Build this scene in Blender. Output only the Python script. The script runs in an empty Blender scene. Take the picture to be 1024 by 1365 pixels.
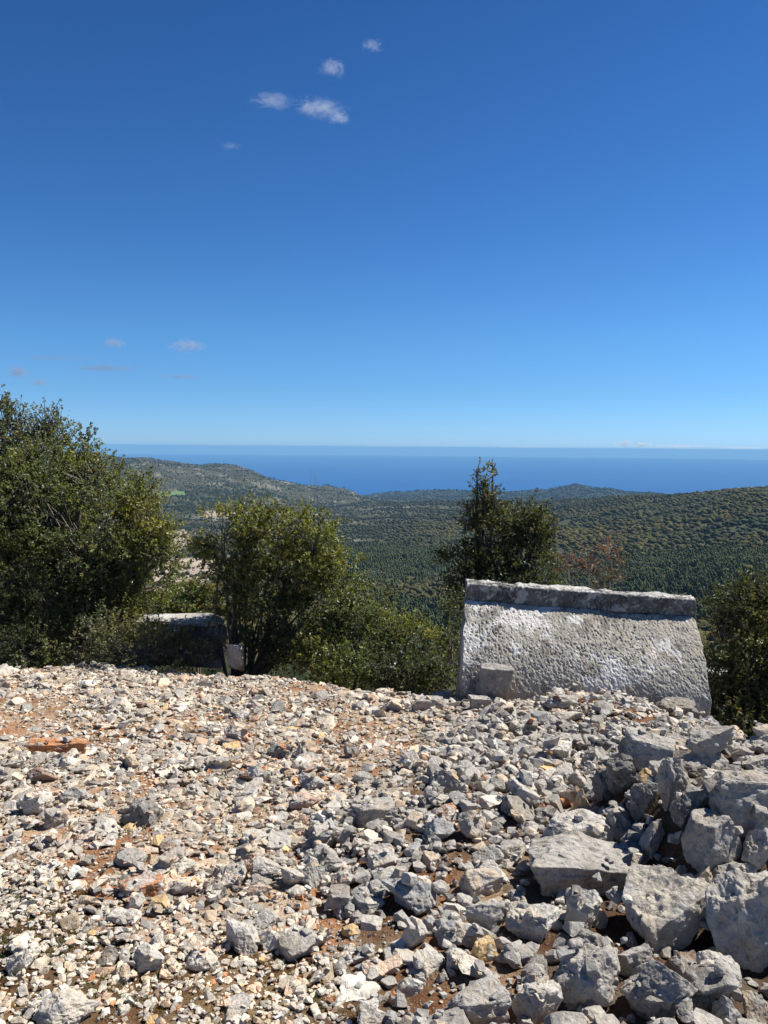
import bpy, bmesh, math, random
import numpy as np
from mathutils import Matrix

# ------------------------------------------------------------------ camera, sky, sun
scene = bpy.context.scene
col = scene.collection
FPX, CX, CY = 1025.0, 512.0, 682.5          # focal length and centre in photo pixels
PITCH, ROLL, CAMZ = math.radians(4.83), math.radians(0.45), 1.6
F = np.array([0.0, math.cos(PITCH), -math.sin(PITCH)])
H0, U0 = np.array([1.0, 0, 0]), np.array([0.0, math.sin(PITCH), math.cos(PITCH)])
RV = math.cos(ROLL) * H0 + math.sin(ROLL) * U0
UV = -math.sin(ROLL) * H0 + math.cos(ROLL) * U0
cam_data = bpy.data.cameras.new('camera')
cam_data.sensor_fit = 'VERTICAL'
cam_data.sensor_height = 24.0
cam_data.lens = 24.0 * FPX / 1365.0
cam_data.clip_start, cam_data.clip_end = 0.05, 200000.0
cam = bpy.data.objects.new('camera', cam_data)
m = Matrix.Identity(4)
for i in range(3):
    m[i][0], m[i][1], m[i][2] = RV[i], UV[i], -F[i]
m[0][3], m[1][3], m[2][3] = 0.0, 0.0, CAMZ
cam.matrix_world = m
col.objects.link(cam)
scene.camera = cam

SUN_EL, SUN_AZ = math.radians(52.0), math.radians(68.0)     # azimuth to the right of straight ahead
SUN = np.array([math.cos(SUN_EL) * math.sin(SUN_AZ), math.cos(SUN_EL) * math.cos(SUN_AZ), math.sin(SUN_EL)])
world = bpy.data.worlds.new('World')
scene.world = world
world.use_nodes = True
wn = world.node_tree.nodes
wl = world.node_tree.links
wn.clear()
sky = wn.new('ShaderNodeTexSky')
sky.sky_type = 'NISHITA'
sky.sun_disc = False
sky.sun_elevation = SUN_EL
sky.sun_rotation = SUN_AZ
sky.altitude = 450.0
sky.air_density = 1.0
sky.dust_density = 0.2
sky.ozone_density = 3.0
bg = wn.new('ShaderNodeBackground')
bg.inputs['Strength'].default_value = 0.0695
wo = wn.new('ShaderNodeOutputWorld')
# the deep clean blue of the day, by height above the horizon
wt = wn.new('ShaderNodeTexCoord')
wx = wn.new('ShaderNodeSeparateXYZ')
wl.new(wt.outputs['Generated'], wx.inputs[0])
wr = wn.new('ShaderNodeValToRGB')
we = wr.color_ramp.elements
SKY = [(0.0, (.30, .53, 1.0)), (.017, (.288, .512, .938)), (.069, (.246, .459, .75)), (.134, (.240, .462, .705)), (.266, (.185, .40, .641)), (.473, (.136, .327, .553)), (.65, (.085, .20, .36)), (1.0, (.06, .14, .25))]
while len(we) < len(SKY):
    we.new(.5)
for k, (p, c) in enumerate(SKY):
    we[k].position = p
    we[k].color = (*c, 1)
wl.new(wx.outputs['Z'], wr.inputs[0])
wm = wn.new('ShaderNodeVectorMath')
wm.operation = 'MULTIPLY'
wl.new(sky.outputs[0], wm.inputs[0])
wl.new(wr.outputs['Color'], wm.inputs[1])
ws = wn.new('ShaderNodeVectorMath')
ws.operation = 'SCALE'
ws.inputs['Scale'].default_value = 1.6
wl.new(wm.outputs[0], ws.inputs[0])
wl.new(ws.outputs[0], bg.inputs['Color'])
wl.new(bg.outputs[0], wo.inputs['Surface'])

sun_data = bpy.data.lights.new('sun', 'SUN')
sun_data.energy = 5.0
sun_data.angle = math.radians(0.53)
sun_data.color = (1.0, 0.95, 0.87)
sun = bpy.data.objects.new('sun', sun_data)
sun.rotation_mode = 'QUATERNION'
from mathutils import Vector
sun.rotation_quaternion = Vector((-SUN[0], -SUN[1], -SUN[2])).to_track_quat('-Z', 'Y')
col.objects.link(sun)

scene.view_settings.view_transform = 'Standard'
scene.view_settings.look = 'None'
scene.view_settings.exposure = 0.6
scene.view_settings.gamma = 1.0
scene.render.engine = 'CYCLES'
scene.cycles.max_bounces = 6
scene.cycles.diffuse_bounces = 3
scene.cycles.transmission_bounces = 3
scene.cycles.volume_bounces = 0
scene.cycles.sample_clamp_indirect = 6.0

# ------------------------------------------------------------------ helpers
rng = np.random.default_rng(7)


def sstep(a, b, x):
    t = np.clip((np.asarray(x, float) - a) / (b - a), 0, 1)
    return t * t * (3 - 2 * t)


def pdir(px, py):
    px = np.asarray(px, float)[..., None]
    py = np.asarray(py, float)[..., None]
    return F + (px - CX) / FPX * RV + (CY - py) / FPX * UV


def at(px, py, Y):
    """the point at depth Y (metres ahead) seen at a photo pixel"""
    d = pdir(px, py)
    t = np.asarray(Y, float) / d[..., 1]
    return np.array([0, 0, CAMZ]) + d * t[..., None]


def proj(P):
    Q = np.asarray(P, float) - np.array([0, 0, CAMZ])
    w = np.maximum(Q @ F, 1e-3)
    return CX + FPX * (Q @ RV) / w, CY - FPX * (Q @ UV) / w, w


def _hash(ix, iy, iz, s):
    h = (ix * 374761393 + iy * 668265263 + iz * 2147483647 + s * 974634217) & 0xFFFFFFFF
    h = ((h ^ (h >> 13)) * 1274126177) & 0xFFFFFFFF
    h = ((h ^ (h >> 16)) * 2246822519) & 0xFFFFFFFF
    return ((h ^ (h >> 15)) & 0xFFFF) / 65535.0 * 2 - 1


def vnoise(P, seed=0):
    P = np.asarray(P, float)
    i = np.floor(P).astype(np.int64)
    f = P - i
    u = f * f * f * (f * (f * 6 - 15) + 10)
    out = 0
    for dx in (0, 1):
        wx = u[..., 0] if dx else 1 - u[..., 0]
        for dy in (0, 1):
            wy = u[..., 1] if dy else 1 - u[..., 1]
            for dz in (0, 1):
                wz = u[..., 2] if dz else 1 - u[..., 2]
                out = out + wx * wy * wz * _hash(i[..., 0] + dx, i[..., 1] + dy, i[..., 2] + dz, seed)
    return out


def fbm(P, octaves=4, gain=0.5, seed=0, ridged=False):
    P = np.asarray(P, float)
    a, s, out = 1.0, 1.0, 0.0
    for k in range(octaves):
        n = vnoise(P * s + 17.3 * k, seed + k)
        out = out + a * ((1 - 2 * np.abs(n)) if ridged else n)
        a *= gain
        s *= 2.03
    return out


def xy3(x, y, z=0.0):
    x = np.asarray(x, float)
    return np.stack([x, np.asarray(y, float) + 0 * x, np.zeros_like(x) + z], -1)


_ico = {}


def ico(n):
    if n in _ico:
        return _ico[n]
    t = (1 + 5 ** .5) / 2
    V = np.array([(-1, t, 0), (1, t, 0), (-1, -t, 0), (1, -t, 0), (0, -1, t), (0, 1, t), (0, -1, -t), (0, 1, -t),
                  (t, 0, -1), (t, 0, 1), (-t, 0, -1), (-t, 0, 1)], float)
    T = np.array([(0, 11, 5), (0, 5, 1), (0, 1, 7), (0, 7, 10), (0, 10, 11), (1, 5, 9), (5, 11, 4), (11, 10, 2), (10, 7, 6),
                  (7, 1, 8), (3, 9, 4), (3, 4, 2), (3, 2, 6), (3, 6, 8), (3, 8, 9), (4, 9, 5), (2, 4, 11), (6, 2, 10), (8, 6, 7), (9, 8, 1)])
    V /= np.linalg.norm(V, axis=1)[:, None]
    for _ in range(n):
        E = np.sort(np.concatenate([T[:, [0, 1]], T[:, [1, 2]], T[:, [2, 0]]]), axis=1)
        U, inv = np.unique(E, axis=0, return_inverse=True)
        inv = inv.reshape(3, -1) + len(V)
        M = V[U[:, 0]] + V[U[:, 1]]
        M /= np.linalg.norm(M, axis=1)[:, None]
        V = np.concatenate([V, M])
        a, b, c = inv
        T = np.concatenate([np.stack([T[:, 0], a, c], 1), np.stack([T[:, 1], b, a], 1), np.stack([T[:, 2], c, b], 1), np.stack([a, b, c], 1)])
    _ico[n] = (V, T)
    return _ico[n]


def mesh(name, V, faces, mat=None, tint=None, smooth=False):
    """a mesh from vertex and face arrays (all faces with the same number of corners)"""
    V = np.ascontiguousarray(V, np.float32)
    faces = np.ascontiguousarray(faces, np.int32)
    n, k = faces.shape
    me = bpy.data.meshes.new(name)
    me.vertices.add(len(V))
    me.vertices.foreach_set('co', V.ravel())
    me.loops.add(n * k)
    me.loops.foreach_set('vertex_index', faces.ravel())
    me.polygons.add(n)
    me.polygons.foreach_set('loop_start', np.arange(0, n * k, k, dtype=np.int32))
    try:
        me.polygons.foreach_set('loop_total', np.full(n, k, np.int32))
    except Exception:
        pass
    me.polygons.foreach_set('use_smooth', np.full(n, smooth, bool))
    if tint is not None:
        a = me.color_attributes.new('tint', 'FLOAT_COLOR', 'POINT')
        t = np.ones((len(V), 4), np.float32)
        t[:, :3] = tint
        a.data.foreach_set('color', t.ravel())
    me.update(calc_edges=True)
    if mat:
        me.materials.append(mat)
    return me


def obj(name, me, parent=None, loc=None, label=None, cat=None, group=None, kind=None):
    o = bpy.data.objects.new(name, me)
    col.objects.link(o)
    if loc is not None:
        o.location = [float(v) for v in loc]
    if parent:
        o.parent = parent
    if label:
        o['label'] = label
    if cat:
        o['category'] = cat
    if group:
        o['group'] = group
    if kind:
        o['kind'] = kind
    return o


class Bag:
    """collects pieces into one mesh"""

    def __init__(s):
        s.V, s.T, s.C, s.n = [], [], [], 0

    def add(s, V, T, c=None):
        s.V.append(V)
        s.T.append(T + s.n)
        s.n += len(V)
        if c is not None:
            s.C.append(np.broadcast_to(c, (len(V), 3)))

    def mesh(s, name, mat, smooth=False):
        return mesh(name, np.concatenate(s.V), np.concatenate(s.T), mat, np.concatenate(s.C) if s.C else None, smooth)


def tube(pts, radii, sides=6):
    pts = np.asarray(pts, float)
    n = len(pts)
    d = np.gradient(pts, axis=0)
    d /= np.linalg.norm(d, axis=1)[:, None] + 1e-9
    ref = np.where(np.abs(d[:, 2:3]) > .9, np.array([[1.0, 0, 0]]), np.array([[0, 0, 1.0]]))
    a = np.cross(d, ref)
    a /= np.linalg.norm(a, axis=1)[:, None] + 1e-9
    b = np.cross(d, a)
    th = np.arange(sides) * 2 * np.pi / sides
    V = pts[:, None] + np.asarray(radii, float)[:, None, None] * (np.cos(th)[None, :, None] * a[:, None] + np.sin(th)[None, :, None] * b[:, None])
    V = V.reshape(-1, 3)
    T = []
    for i in range(n - 1):
        for j in range(sides):
            p, q = i * sides + j, i * sides + (j + 1) % sides
            T += [(p, q, q + sides), (p, q + sides, p + sides)]
    return V, np.array(T)


# ------------------------------------------------------------------ materials
def nodes(name):
    mt = bpy.data.materials.new(name)
    mt.use_nodes = True
    nt = mt.node_tree
    nt.nodes.clear()
    out = nt.nodes.new('ShaderNodeOutputMaterial')

    def N(t, **kw):
        nd = nt.nodes.new('ShaderNode' + t)
        for k, v in kw.items():
            if k in nd.inputs:
                nd.inputs[k].default_value = v
            else:
                setattr(nd, k, v)
        return nd

    def L(a, b):
        nt.links.new(a, b)
    return mt, nt, out, N, L


def ramp(N, L, src, stops):
    r = N('ValToRGB')
    e = r.color_ramp.elements
    while len(e) < len(stops):
        e.new(0.5)
    for k, (p, c) in enumerate(stops):
        e[k].position = p
        e[k].color = (c, c, c, 1) if isinstance(c, (int, float)) else (*c, 1)
    L(src, r.inputs[0])
    return r.outputs[0]


def mix(N, L, kind, fac, a, b):
    n = N('Mix', data_type='RGBA', blend_type=kind)
    for sock, v in ((n.inputs[0], fac), (n.inputs[6], a), (n.inputs[7], b)):
        if isinstance(v, (int, float)):
            sock.default_value = v
        elif isinstance(v, tuple):
            sock.default_value = (*v, 1)
        else:
            L(v, sock)
    return n.outputs[2]


def noise(N, L, co, scale, detail=6.0, rough=.6, dist=0.0):
    n = N('TexNoise', Scale=scale, Detail=detail, Roughness=rough, Distortion=dist)
    L(co, n.inputs['Vector'])
    return n.outputs['Fac']


def stone_material(name, lichen=0.5, stain=0.4, bump=1.0, fine=1.0):
    mt, nt, out, N, L = nodes(name)
    tc = N('TexCoord')
    oi = N('ObjectInfo')
    sc = N('VectorMath', operation='SCALE')
    L(oi.outputs['Random'], sc.inputs['Scale'])
    sc.inputs[0].default_value = (37.0, 53.0, 71.0)
    ad = N('VectorMath', operation='ADD')
    L(tc.outputs['Object'], ad.inputs[0])
    L(sc.outputs[0], ad.inputs[1])
    co = ad.outputs[0]
    tint = N('Attribute', attribute_name='tint').outputs['Color']
    big = noise(N, L, co, 7, 8, .62, .3)
    c = mix(N, L, 'MULTIPLY', 1.0, tint, ramp(N, L, big, [(.3, .68), (.5, 1.0), (.72, 1.13)]))
    warm = noise(N, L, co, 4.3, 5, .6)
    c = mix(N, L, 'MIX', ramp(N, L, warm, [(.5, 0.0), (.72, stain)]), c, mix(N, L, 'MULTIPLY', 1.0, tint, (1.28, 1.02, .74)))
    li = noise(N, L, co, 19, 9, .7, .5)
    c = mix(N, L, 'MIX', ramp(N, L, li, [(.54, 0.0), (.66, lichen)]), c, (.66, .65, .62))
    dk = noise(N, L, co, 33 * fine, 7, .7)
    c = mix(N, L, 'MULTIPLY', 1.0, c, ramp(N, L, dk, [(.34, .55), (.47, 1.0)]))
    vein = N('TexWave', wave_type='BANDS', Scale=6.0, Distortion=14.0, Detail=4.0)
    vein.inputs['Detail Scale'].default_value = 2.0
    L(co, vein.inputs['Vector'])
    c = mix(N, L, 'MIX', ramp(N, L, vein.outputs['Fac'], [(.96, 0.0), (1.0, .28)]), c, (.7, .68, .64))
    b1 = noise(N, L, co, 26 * fine, 10, .68)
    vo = N('TexVoronoi', feature='DISTANCE_TO_EDGE', Scale=15 * fine)
    L(co, vo.inputs['Vector'])
    crack = ramp(N, L, vo.outputs['Distance'], [(0.0, .0), (.06, 1.0)])
    bp0 = N('Bump', Strength=.22 * bump, Distance=.012)
    L(crack, bp0.inputs['Height'])
    bp = N('Bump', Strength=.85 * bump, Distance=.02)
    L(b1, bp.inputs['Height'])
    L(bp0.outputs[0], bp.inputs['Normal'])
    bs = N('BsdfPrincipled', Roughness=.92)
    bs.inputs['Specular IOR Level'].default_value = .2
    L(c, bs.inputs['Base Color'])
    L(bp.outputs[0], bs.inputs['Normal'])
    L(bs.outputs[0], out.inputs['Surface'])
    return mt


def leaf_material(name, trans=.47, gloss=.03):
    mt, nt, out, N, L = nodes(name)
    tint = N('Attribute', attribute_name='tint').outputs['Color']
    di = N('BsdfDiffuse')
    tr = N('BsdfTranslucent')
    L(tint, di.inputs['Color'])
    L(mix(N, L, 'MULTIPLY', 1.0, tint, (1.36, 1.32, .62)), tr.inputs['Color'])
    mx = N('MixShader', Fac=trans)
    L(di.outputs[0], mx.inputs[1])
    L(tr.outputs[0], mx.inputs[2])
    gl = N('BsdfGlossy', Roughness=.42, Color=(.8, .85, .9, 1))
    m2 = N('MixShader', Fac=gloss)
    L(mx.outputs[0], m2.inputs[1])
    L(gl.outputs[0], m2.inputs[2])
    L(m2.outputs[0], out.inputs['Surface'])
    return mt


def tint_material(name, rough=.95, nscale=0.0, nstr=.4, bump=0.0):
    mt, nt, out, N, L = nodes(name)
    c = N('Attribute', attribute_name='tint').outputs['Color']
    bs = N('BsdfPrincipled', Roughness=rough)
    bs.inputs['Specular IOR Level'].default_value = .12
    if nscale:
        co = N('TexCoord').outputs['Object']
        n = noise(N, L, co, nscale, 5, .65)
        c = mix(N, L, 'MULTIPLY', 1.0, c, ramp(N, L, n, [(.3, 1 - nstr), (.7, 1 + nstr)]))
        if bump:
            bp = N('Bump', Strength=1.0, Distance=bump)
            L(n, bp.inputs['Height'])
            L(bp.outputs[0], bs.inputs['Normal'])
    L(c, bs.inputs['Base Color'])
    L(bs.outputs[0], out.inputs['Surface'])
    return mt


M_STONE = stone_material('limestone', lichen=.28, stain=.3)
M_LID = stone_material('carved_limestone', lichen=.55, stain=.25, bump=.8, fine=1.6)
M_LEAF = leaf_material('leaf')
M_BARK = tint_material('bark', nscale=30, nstr=.5, bump=.01)
M_FOREST = tint_material('forest_foliage', nscale=.9, nstr=.55, bump=1.2)
M_HILL = tint_material('hill_ground', nscale=.12, nstr=.3)

# ------------------------------------------------------------------ terrain
COLS = np.array([-420, 0, 170, 300, 430, 560, 700, 770, 860, 1024, 1420.])
RS = np.array([30, 80, 200, 400, 800, 1300, 2000, 2800, 3500, 4000, 5000, 5700, 6500, 8000, 13000.])
TAB = np.array([  # photo row at which the ground stands, column by column and distance by distance
    [925, 915, 900, 842, 790, 735, 690, 650, 615, 600, 622, 650, 665, 668, 690],
    [925, 915, 900, 835, 790, 735, 690, 650, 614, 606, 625, 650, 668, 668, 690],
    [930, 920, 905, 832, 782, 735, 692, 652, 618, 611, 630, 650, 668, 668, 690],
    [935, 930, 915, 842, 778, 730, 692, 657, 632, 626, 645, 655, 668, 668, 690],
    [945, 940, 920, 862, 782, 728, 697, 676, 660, 656, 672, 664, 668, 668, 690],
    [958, 950, 925, 868, 775, 722, 692, 674, 676, 680, 664, 656, 668, 668, 690],
    [958, 950, 925, 870, 772, 718, 688, 674, 682, 682, 664, 657, 668, 668, 690],
    [958, 950, 925, 870, 768, 707, 676, 672, 684, 684, 656, 649, 668, 668, 690],
    [958, 950, 920, 860, 760, 692, 662, 668, 690, 690, 666, 660, 670, 670, 690],
    [950, 940, 905, 845, 738, 664, 653, 690, 700, 700, 690, 690, 690, 680, 690],
    [950, 940, 905, 845, 735, 660, 645, 690, 700, 700, 690, 690, 690, 680, 690]])


def far_z(x, y):
    r = np.hypot(x, y)
    az = np.arctan2(x, y)
    c = np.clip(CX + FPX * np.tan(np.clip(az, -.75, .75)), COLS[0], COLS[-1])
    k = np.clip(np.searchsorted(COLS, c) - 1, 0, len(COLS) - 2)
    u = sstep(0, 1, (c - COLS[k]) / (COLS[k + 1] - COLS[k]))
    lr = np.log(np.clip(r, RS[0], RS[-1]))
    LR = np.log(RS)
    j = np.clip(np.searchsorted(LR, lr) - 1, 0, len(RS) - 2)
    v = (lr - LR[j]) / (LR[j + 1] - LR[j])

    def row(kk):
        # monotone-ish cubic along the distance
        p = lambda o: TAB[kk, np.clip(j + o, 0, len(RS) - 1)]
        a, b, cc, d = p(-1), p(0), p(1), p(2)
        m0, m1 = (cc - a) * .35, (d - b) * .35
        return (2 * v**3 - 3 * v**2 + 1) * b + (v**3 - 2 * v**2 + v) * m0 + (-2 * v**3 + 3 * v**2) * cc + (v**3 - v**2) * m1
    py = row(k) * (1 - u) + row(k + 1) * u
    d = pdir(np.clip(c, -300, 1324), py)
    z = CAMZ + r * d[..., 2] / np.hypot(d[..., 0], d[..., 1])
    nz = fbm(xy3(x, y) / 420.0, 5, .52, 3)
    z = z + nz * np.clip(r - 250, 0, 3500) * .0042 + fbm(xy3(x, y) / 170.0, 3, .5, 9, True) * np.clip(r - 400, 0, 900) * .0045
    z = z + (fbm(xy3(x, y) / 520.0, 4, .55, 19, True) - .35) * sstep(3000, 3900, r) * 17
    return np.where(r > 7000, np.minimum(z, -455), z)


def edge_y(x):
    return np.interp(x, [-6, -4, -2.5, -1.0, 0, .7, 2, 3.2, 5], [9.0, 8.9, 8.7, 8.0, 7.2, 7.0, 7.6, 7.4, 5.5])


def near_z(x, y):
    z = -0.1 * np.clip(y, -3, 60) - .0072 * np.clip(y - 4, 0, 5)**2 + fbm(xy3(x, y) * .9, 3, .5, 11) * .045 + fbm(xy3(x, y) * 5, 2, .5, 12) * .012
    e = np.maximum(0, y - edge_y(x))
    z = z - .5 * (np.sqrt(e * e + .09) - .3)
    e = np.maximum(0, x - 2.08 - .27 * np.maximum(0, y - 4.1))
    z = z - 1.1 * (np.sqrt(e * e + .02) - .1414)
    # the ruined wall heap and the low bank of rubble in the middle
    xl = 1.12 + .16 * np.maximum(0, y - 3.6)
    z = z + .36 * sstep(xl - .12, xl + .3, x) * sstep(2.55, 3.25, y) * (1 - sstep(3.95, 4.95, y))
    z = z + .10 * np.exp(-(((x - .55) / .7)**2 + ((y - 4.3) / 1.3)**2))
    z = z + .16 * np.exp(-(((x - 1.75) / .8)**2 + ((y - 6.3) / .55)**2))
    z = z - .16 * sstep(2.1, 2.8, x) * sstep(5.4, 6.3, y)
    return z


def ground_z(x, y):
    x, y = np.asarray(x, float), np.asarray(y, float)
    r = np.hypot(x, y)
    w = sstep(11, 30, r)
    return near_z(x, y) * (1 - w) + far_z(x, y) * w


def ground_hit(px, py):
    """where the line of sight of a photo pixel first meets the near ground"""
    d = pdir(px, py)
    t = np.linspace(1.5, 14, 1600)
    P = np.array([0, 0, CAMZ]) + d[None] * t[:, None]
    below = P[:, 2] < near_z(P[:, 0], P[:, 1])
    k = int(np.argmax(below)) if below.any() else len(t) - 1
    return P[k]


def polar(rs, az, name):
    R, A = np.meshgrid(rs, az, indexing='ij')
    X, Y = R * np.sin(A), R * np.cos(A)
    Z = ground_z(X, Y)
    n, k = R.shape
    i = (np.arange(n - 1)[:, None] * k + np.arange(k - 1)[None]).ravel()
    Fq = np.stack([i, i + k, i + k + 1, i + 1], 1)[:, ::-1]
    return np.stack([X, Y, Z], -1).reshape(-1, 3), Fq


AZ = np.concatenate([np.linspace(-math.pi, -.62, 60)[:-1], np.linspace(-.62, .62, 760), np.linspace(.62, math.pi, 60)[1:]])
V, Q = polar(np.geomspace(.35, 14, 300), AZ, 'ground')
V[-len(AZ):, 2] -= 0.0
# ------------------------------------------------------------------ the ground sheet: stony knoll, then valley and hills
def soil_material():
    mt, nt, out, N, L = nodes('stony_soil')
    co = N('TexCoord').outputs['Object']
    a = noise(N, L, co, 1.7, 6, .6, .4)
    b = noise(N, L, co, 22, 8, .7)
    earth = mix(N, L, 'MIX', ramp(N, L, b, [(.35, 0.0), (.65, 1.0)]), (.25, .095, .038), (.43, .235, .12))
    dust = mix(N, L, 'MIX', ramp(N, L, b, [(.4, 0.0), (.6, 1.0)]), (.40, .28, .18), (.54, .43, .31))
    c = mix(N, L, 'MIX', ramp(N, L, a, [(.42, 0.0), (.58, 1.0)]), earth, dust)
    nor = None
    for sc, keep, dist in ((48, .70, .012), (95, .60, .007)):
        v = N('TexVoronoi', Scale=float(sc))
        L(co, v.inputs['Vector'])
        sx = N('SeparateColor')
        L(v.outputs['Color'], sx.inputs[0])
        pick = ramp(N, L, sx.outputs[0], [(keep, 0.0), (keep + .02, 1.0)])
        shape = ramp(N, L, v.outputs['Distance'], [(.30, 1.0), (.46, 0.0)])
        peb = mix(N, L, 'MULTIPLY', 1.0, pick, shape)
        pc = mix(N, L, 'MIX', sx.outputs[1], (.38, .28, .19), (.60, .53, .44))
        c = mix(N, L, 'MIX', peb, c, pc)
        dome = ramp(N, L, v.outputs['Distance'], [(0.0, 1.0), (.5, 0.0)])
        hm = mix(N, L, 'MULTIPLY', 1.0, dome, pick)
        bp = N('Bump', Strength=.9, Distance=dist)
        L(hm, bp.inputs['Height'])
        if nor:
            L(nor, bp.inputs['Normal'])
        nor = bp.outputs[0]
    c = mix(N, L, 'MULTIPLY', 1.0, c, N('Attribute', attribute_name='tint').outputs['Color'])
    bp = N('Bump', Strength=.8, Distance=.01)
    L(b, bp.inputs['Height'])
    L(nor, bp.inputs['Normal'])
    bs = N('BsdfPrincipled', Roughness=.95)
    bs.inputs['Specular IOR Level'].default_value = .15
    L(c, bs.inputs['Base Color'])
    L(bp.outputs[0], bs.inputs['Normal'])
    L(bs.outputs[0], out.inputs['Surface'])
    return mt


def inpoly(px, py, poly):
    px, py = np.asarray(px, float), np.asarray(py, float)
    r = np.zeros(np.broadcast(px, py).shape, bool)
    n = len(poly)
    for i in range(n):
        (x0, y0), (x1, y1) = poly[i], poly[(i + 1) % n]
        c = ((y0 > py) != (y1 > py)) & (px < (x1 - x0) * (py - y0) / (y1 - y0 + 1e-9) + x0)
        r ^= c
    return r


px_, py_, _ = proj(V)
MOSS = [(-900, 1190), (90, 1160), (150, 1230), (300, 1250), (470, 1280), (500, 1800), (-1500, 1800)]
BANK = [(395, 1130), (470, 1085), (560, 1010), (640, 952), (760, 930), (905, 930), (930, 975), (840, 985), (800, 1060), (760, 1110),
        (700, 1200), (745, 1365), (800, 1800), (600, 1800), (470, 1250)]
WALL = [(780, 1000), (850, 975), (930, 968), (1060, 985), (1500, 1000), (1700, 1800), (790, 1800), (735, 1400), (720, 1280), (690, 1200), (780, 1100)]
w_ = fbm(xy3(V[:, 0], V[:, 1]) * 2.3, 3, .5, 5)
tint = np.ones((len(V), 3)) * (.80 + .1 * w_[:, None])
wx, wy = px_ + 25 * w_, py_ + 25 * w_
for poly, c in ((MOSS, (.30, .27, .21)), (BANK, (.42, .40, .37)), (WALL, (.22, .21, .20))):    # dark humus; on bank and wall, shade between stones painted into the soil
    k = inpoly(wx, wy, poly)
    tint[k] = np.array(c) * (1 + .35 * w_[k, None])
obj('ground', mesh('ground', V, Q, soil_material(), tint, True), kind='structure')

V, Q = polar(np.geomspace(14, 13000, 380), AZ, 'hills')
px_, py_, _ = proj(V)
r_ = np.hypot(V[:, 0], V[:, 1])
wob = fbm(V / 90.0, 4, .55, 21)
wob2 = fbm(V / 23.0, 3, .5, 22)
base = np.array([.060, .058, .030]) * (1 + .25 * wob[:, None])
left = (1 - sstep(430, 620, px_)) * sstep(500, 1200, r_)                 # stonier garrigue on the far slopes
rocky = .45 * sstep(.5, .95, wob * .6 + wob2 * .7 + .15 * left) * np.clip(left + .12, 0, 1)
tint = base * (1 - rocky[:, None]) + np.array([.30, .28, .24]) * rocky[:, None]
CLEARINGS = [[(196, 752), (230, 742), (282, 748), (292, 768), (262, 782), (228, 800), (200, 800)],
             [(222, 708), (246, 706), (262, 716), (240, 722)], [(196, 722), (212, 716), (258, 722), (250, 732), (210, 735)],
             [(272, 684), (318, 681), (326, 688), (285, 692)], [(236, 760), (258, 752), (300, 742), (316, 741), (260, 758)]]
tint[r_ > 4400] *= np.array([.5, .62, .75])  # far scrub darker, with distance haze painted in as blue
bare = np.zeros(len(V), bool)
for k, pl in enumerate(CLEARINGS):
    bare |= inpoly(px_ + 7 * wob, py_ + 2.5 * wob2, pl) & (r_ > 250)
tint[bare] = np.array([.33, .265, .205]) * (1 + .35 * wob2[bare, None])
field = inpoly(px_, py_, [(200, 656), (244, 655), (250, 659), (206, 662)]) & (r_ > 1500)
tint[field] = (.12, .19, .06)
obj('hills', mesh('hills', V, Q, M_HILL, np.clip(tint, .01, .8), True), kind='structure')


def sea_material():
    mt, nt, out, N, L = nodes('sea_water')
    co = N('TexCoord').outputs['Object']
    n = noise(N, L, co, .0012, 4, .6)
    c = mix(N, L, 'MIX', ramp(N, L, n, [(.3, 0.0), (.7, 1.0)]), (.008, .070, .235), (.011, .085, .27))
    bs = N('BsdfPrincipled', Roughness=.55, IOR=1.33)
    bs.inputs['Specular IOR Level'].default_value = .12
    L(c, bs.inputs['Base Color'])
    L(bs.outputs[0], out.inputs['Surface'])
    return mt


th = np.linspace(0, 2 * np.pi, 181)[:-1]
SEA_Z, SEA_R = -450.0, 40000.0
V = np.concatenate([[[0, 0, SEA_Z]]] + [np.stack([r * np.cos(th), r * np.sin(th), 0 * th + SEA_Z], 1) for r in (3000, 9000, 20000, SEA_R)])
T = [(0, 1 + i, 1 + (i + 1) % 180) for i in range(180)]
for k in range(3):
    o0 = 1 + 180 * k
    for i in range(180):
        p, q = o0 + i, o0 + (i + 1) % 180
        T += [(p, p + 180, q + 180), (p, q + 180, q)]
obj('sea', mesh('sea', V, np.array(T), sea_material()), kind='structure')

# ------------------------------------------------------------------ woods on the valley floor and the hills
PINES = [[(455, 733), (520, 728), (612, 734), (608, 782), (560, 772), (500, 778), (455, 775)],
         [(470, 792), (520, 800), (620, 812), (620, 905), (560, 900), (480, 860)],
         [(690, 772), (760, 752), (850, 742), (930, 735), (1100, 728), (1100, 812), (960, 815), (850, 880), (700, 880)],
         [(226, 668), (262, 650), (305, 648), (365, 652), (352, 664), (300, 676), (240, 684), (226, 680)]]


def scatter_wood(n, r0, r1, seed, a0=-.60, a1=.60):
    g = np.random.default_rng(seed)
    # spacing grows slowly with distance
    u = g.random(n)
    r = (r0**.85 + u * (r1**.85 - r0**.85))**(1 / .85)
    a = g.uniform(a0, a1, n)
    x, y = r * np.sin(a), r * np.cos(a)
    return x, y, r, g


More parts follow.
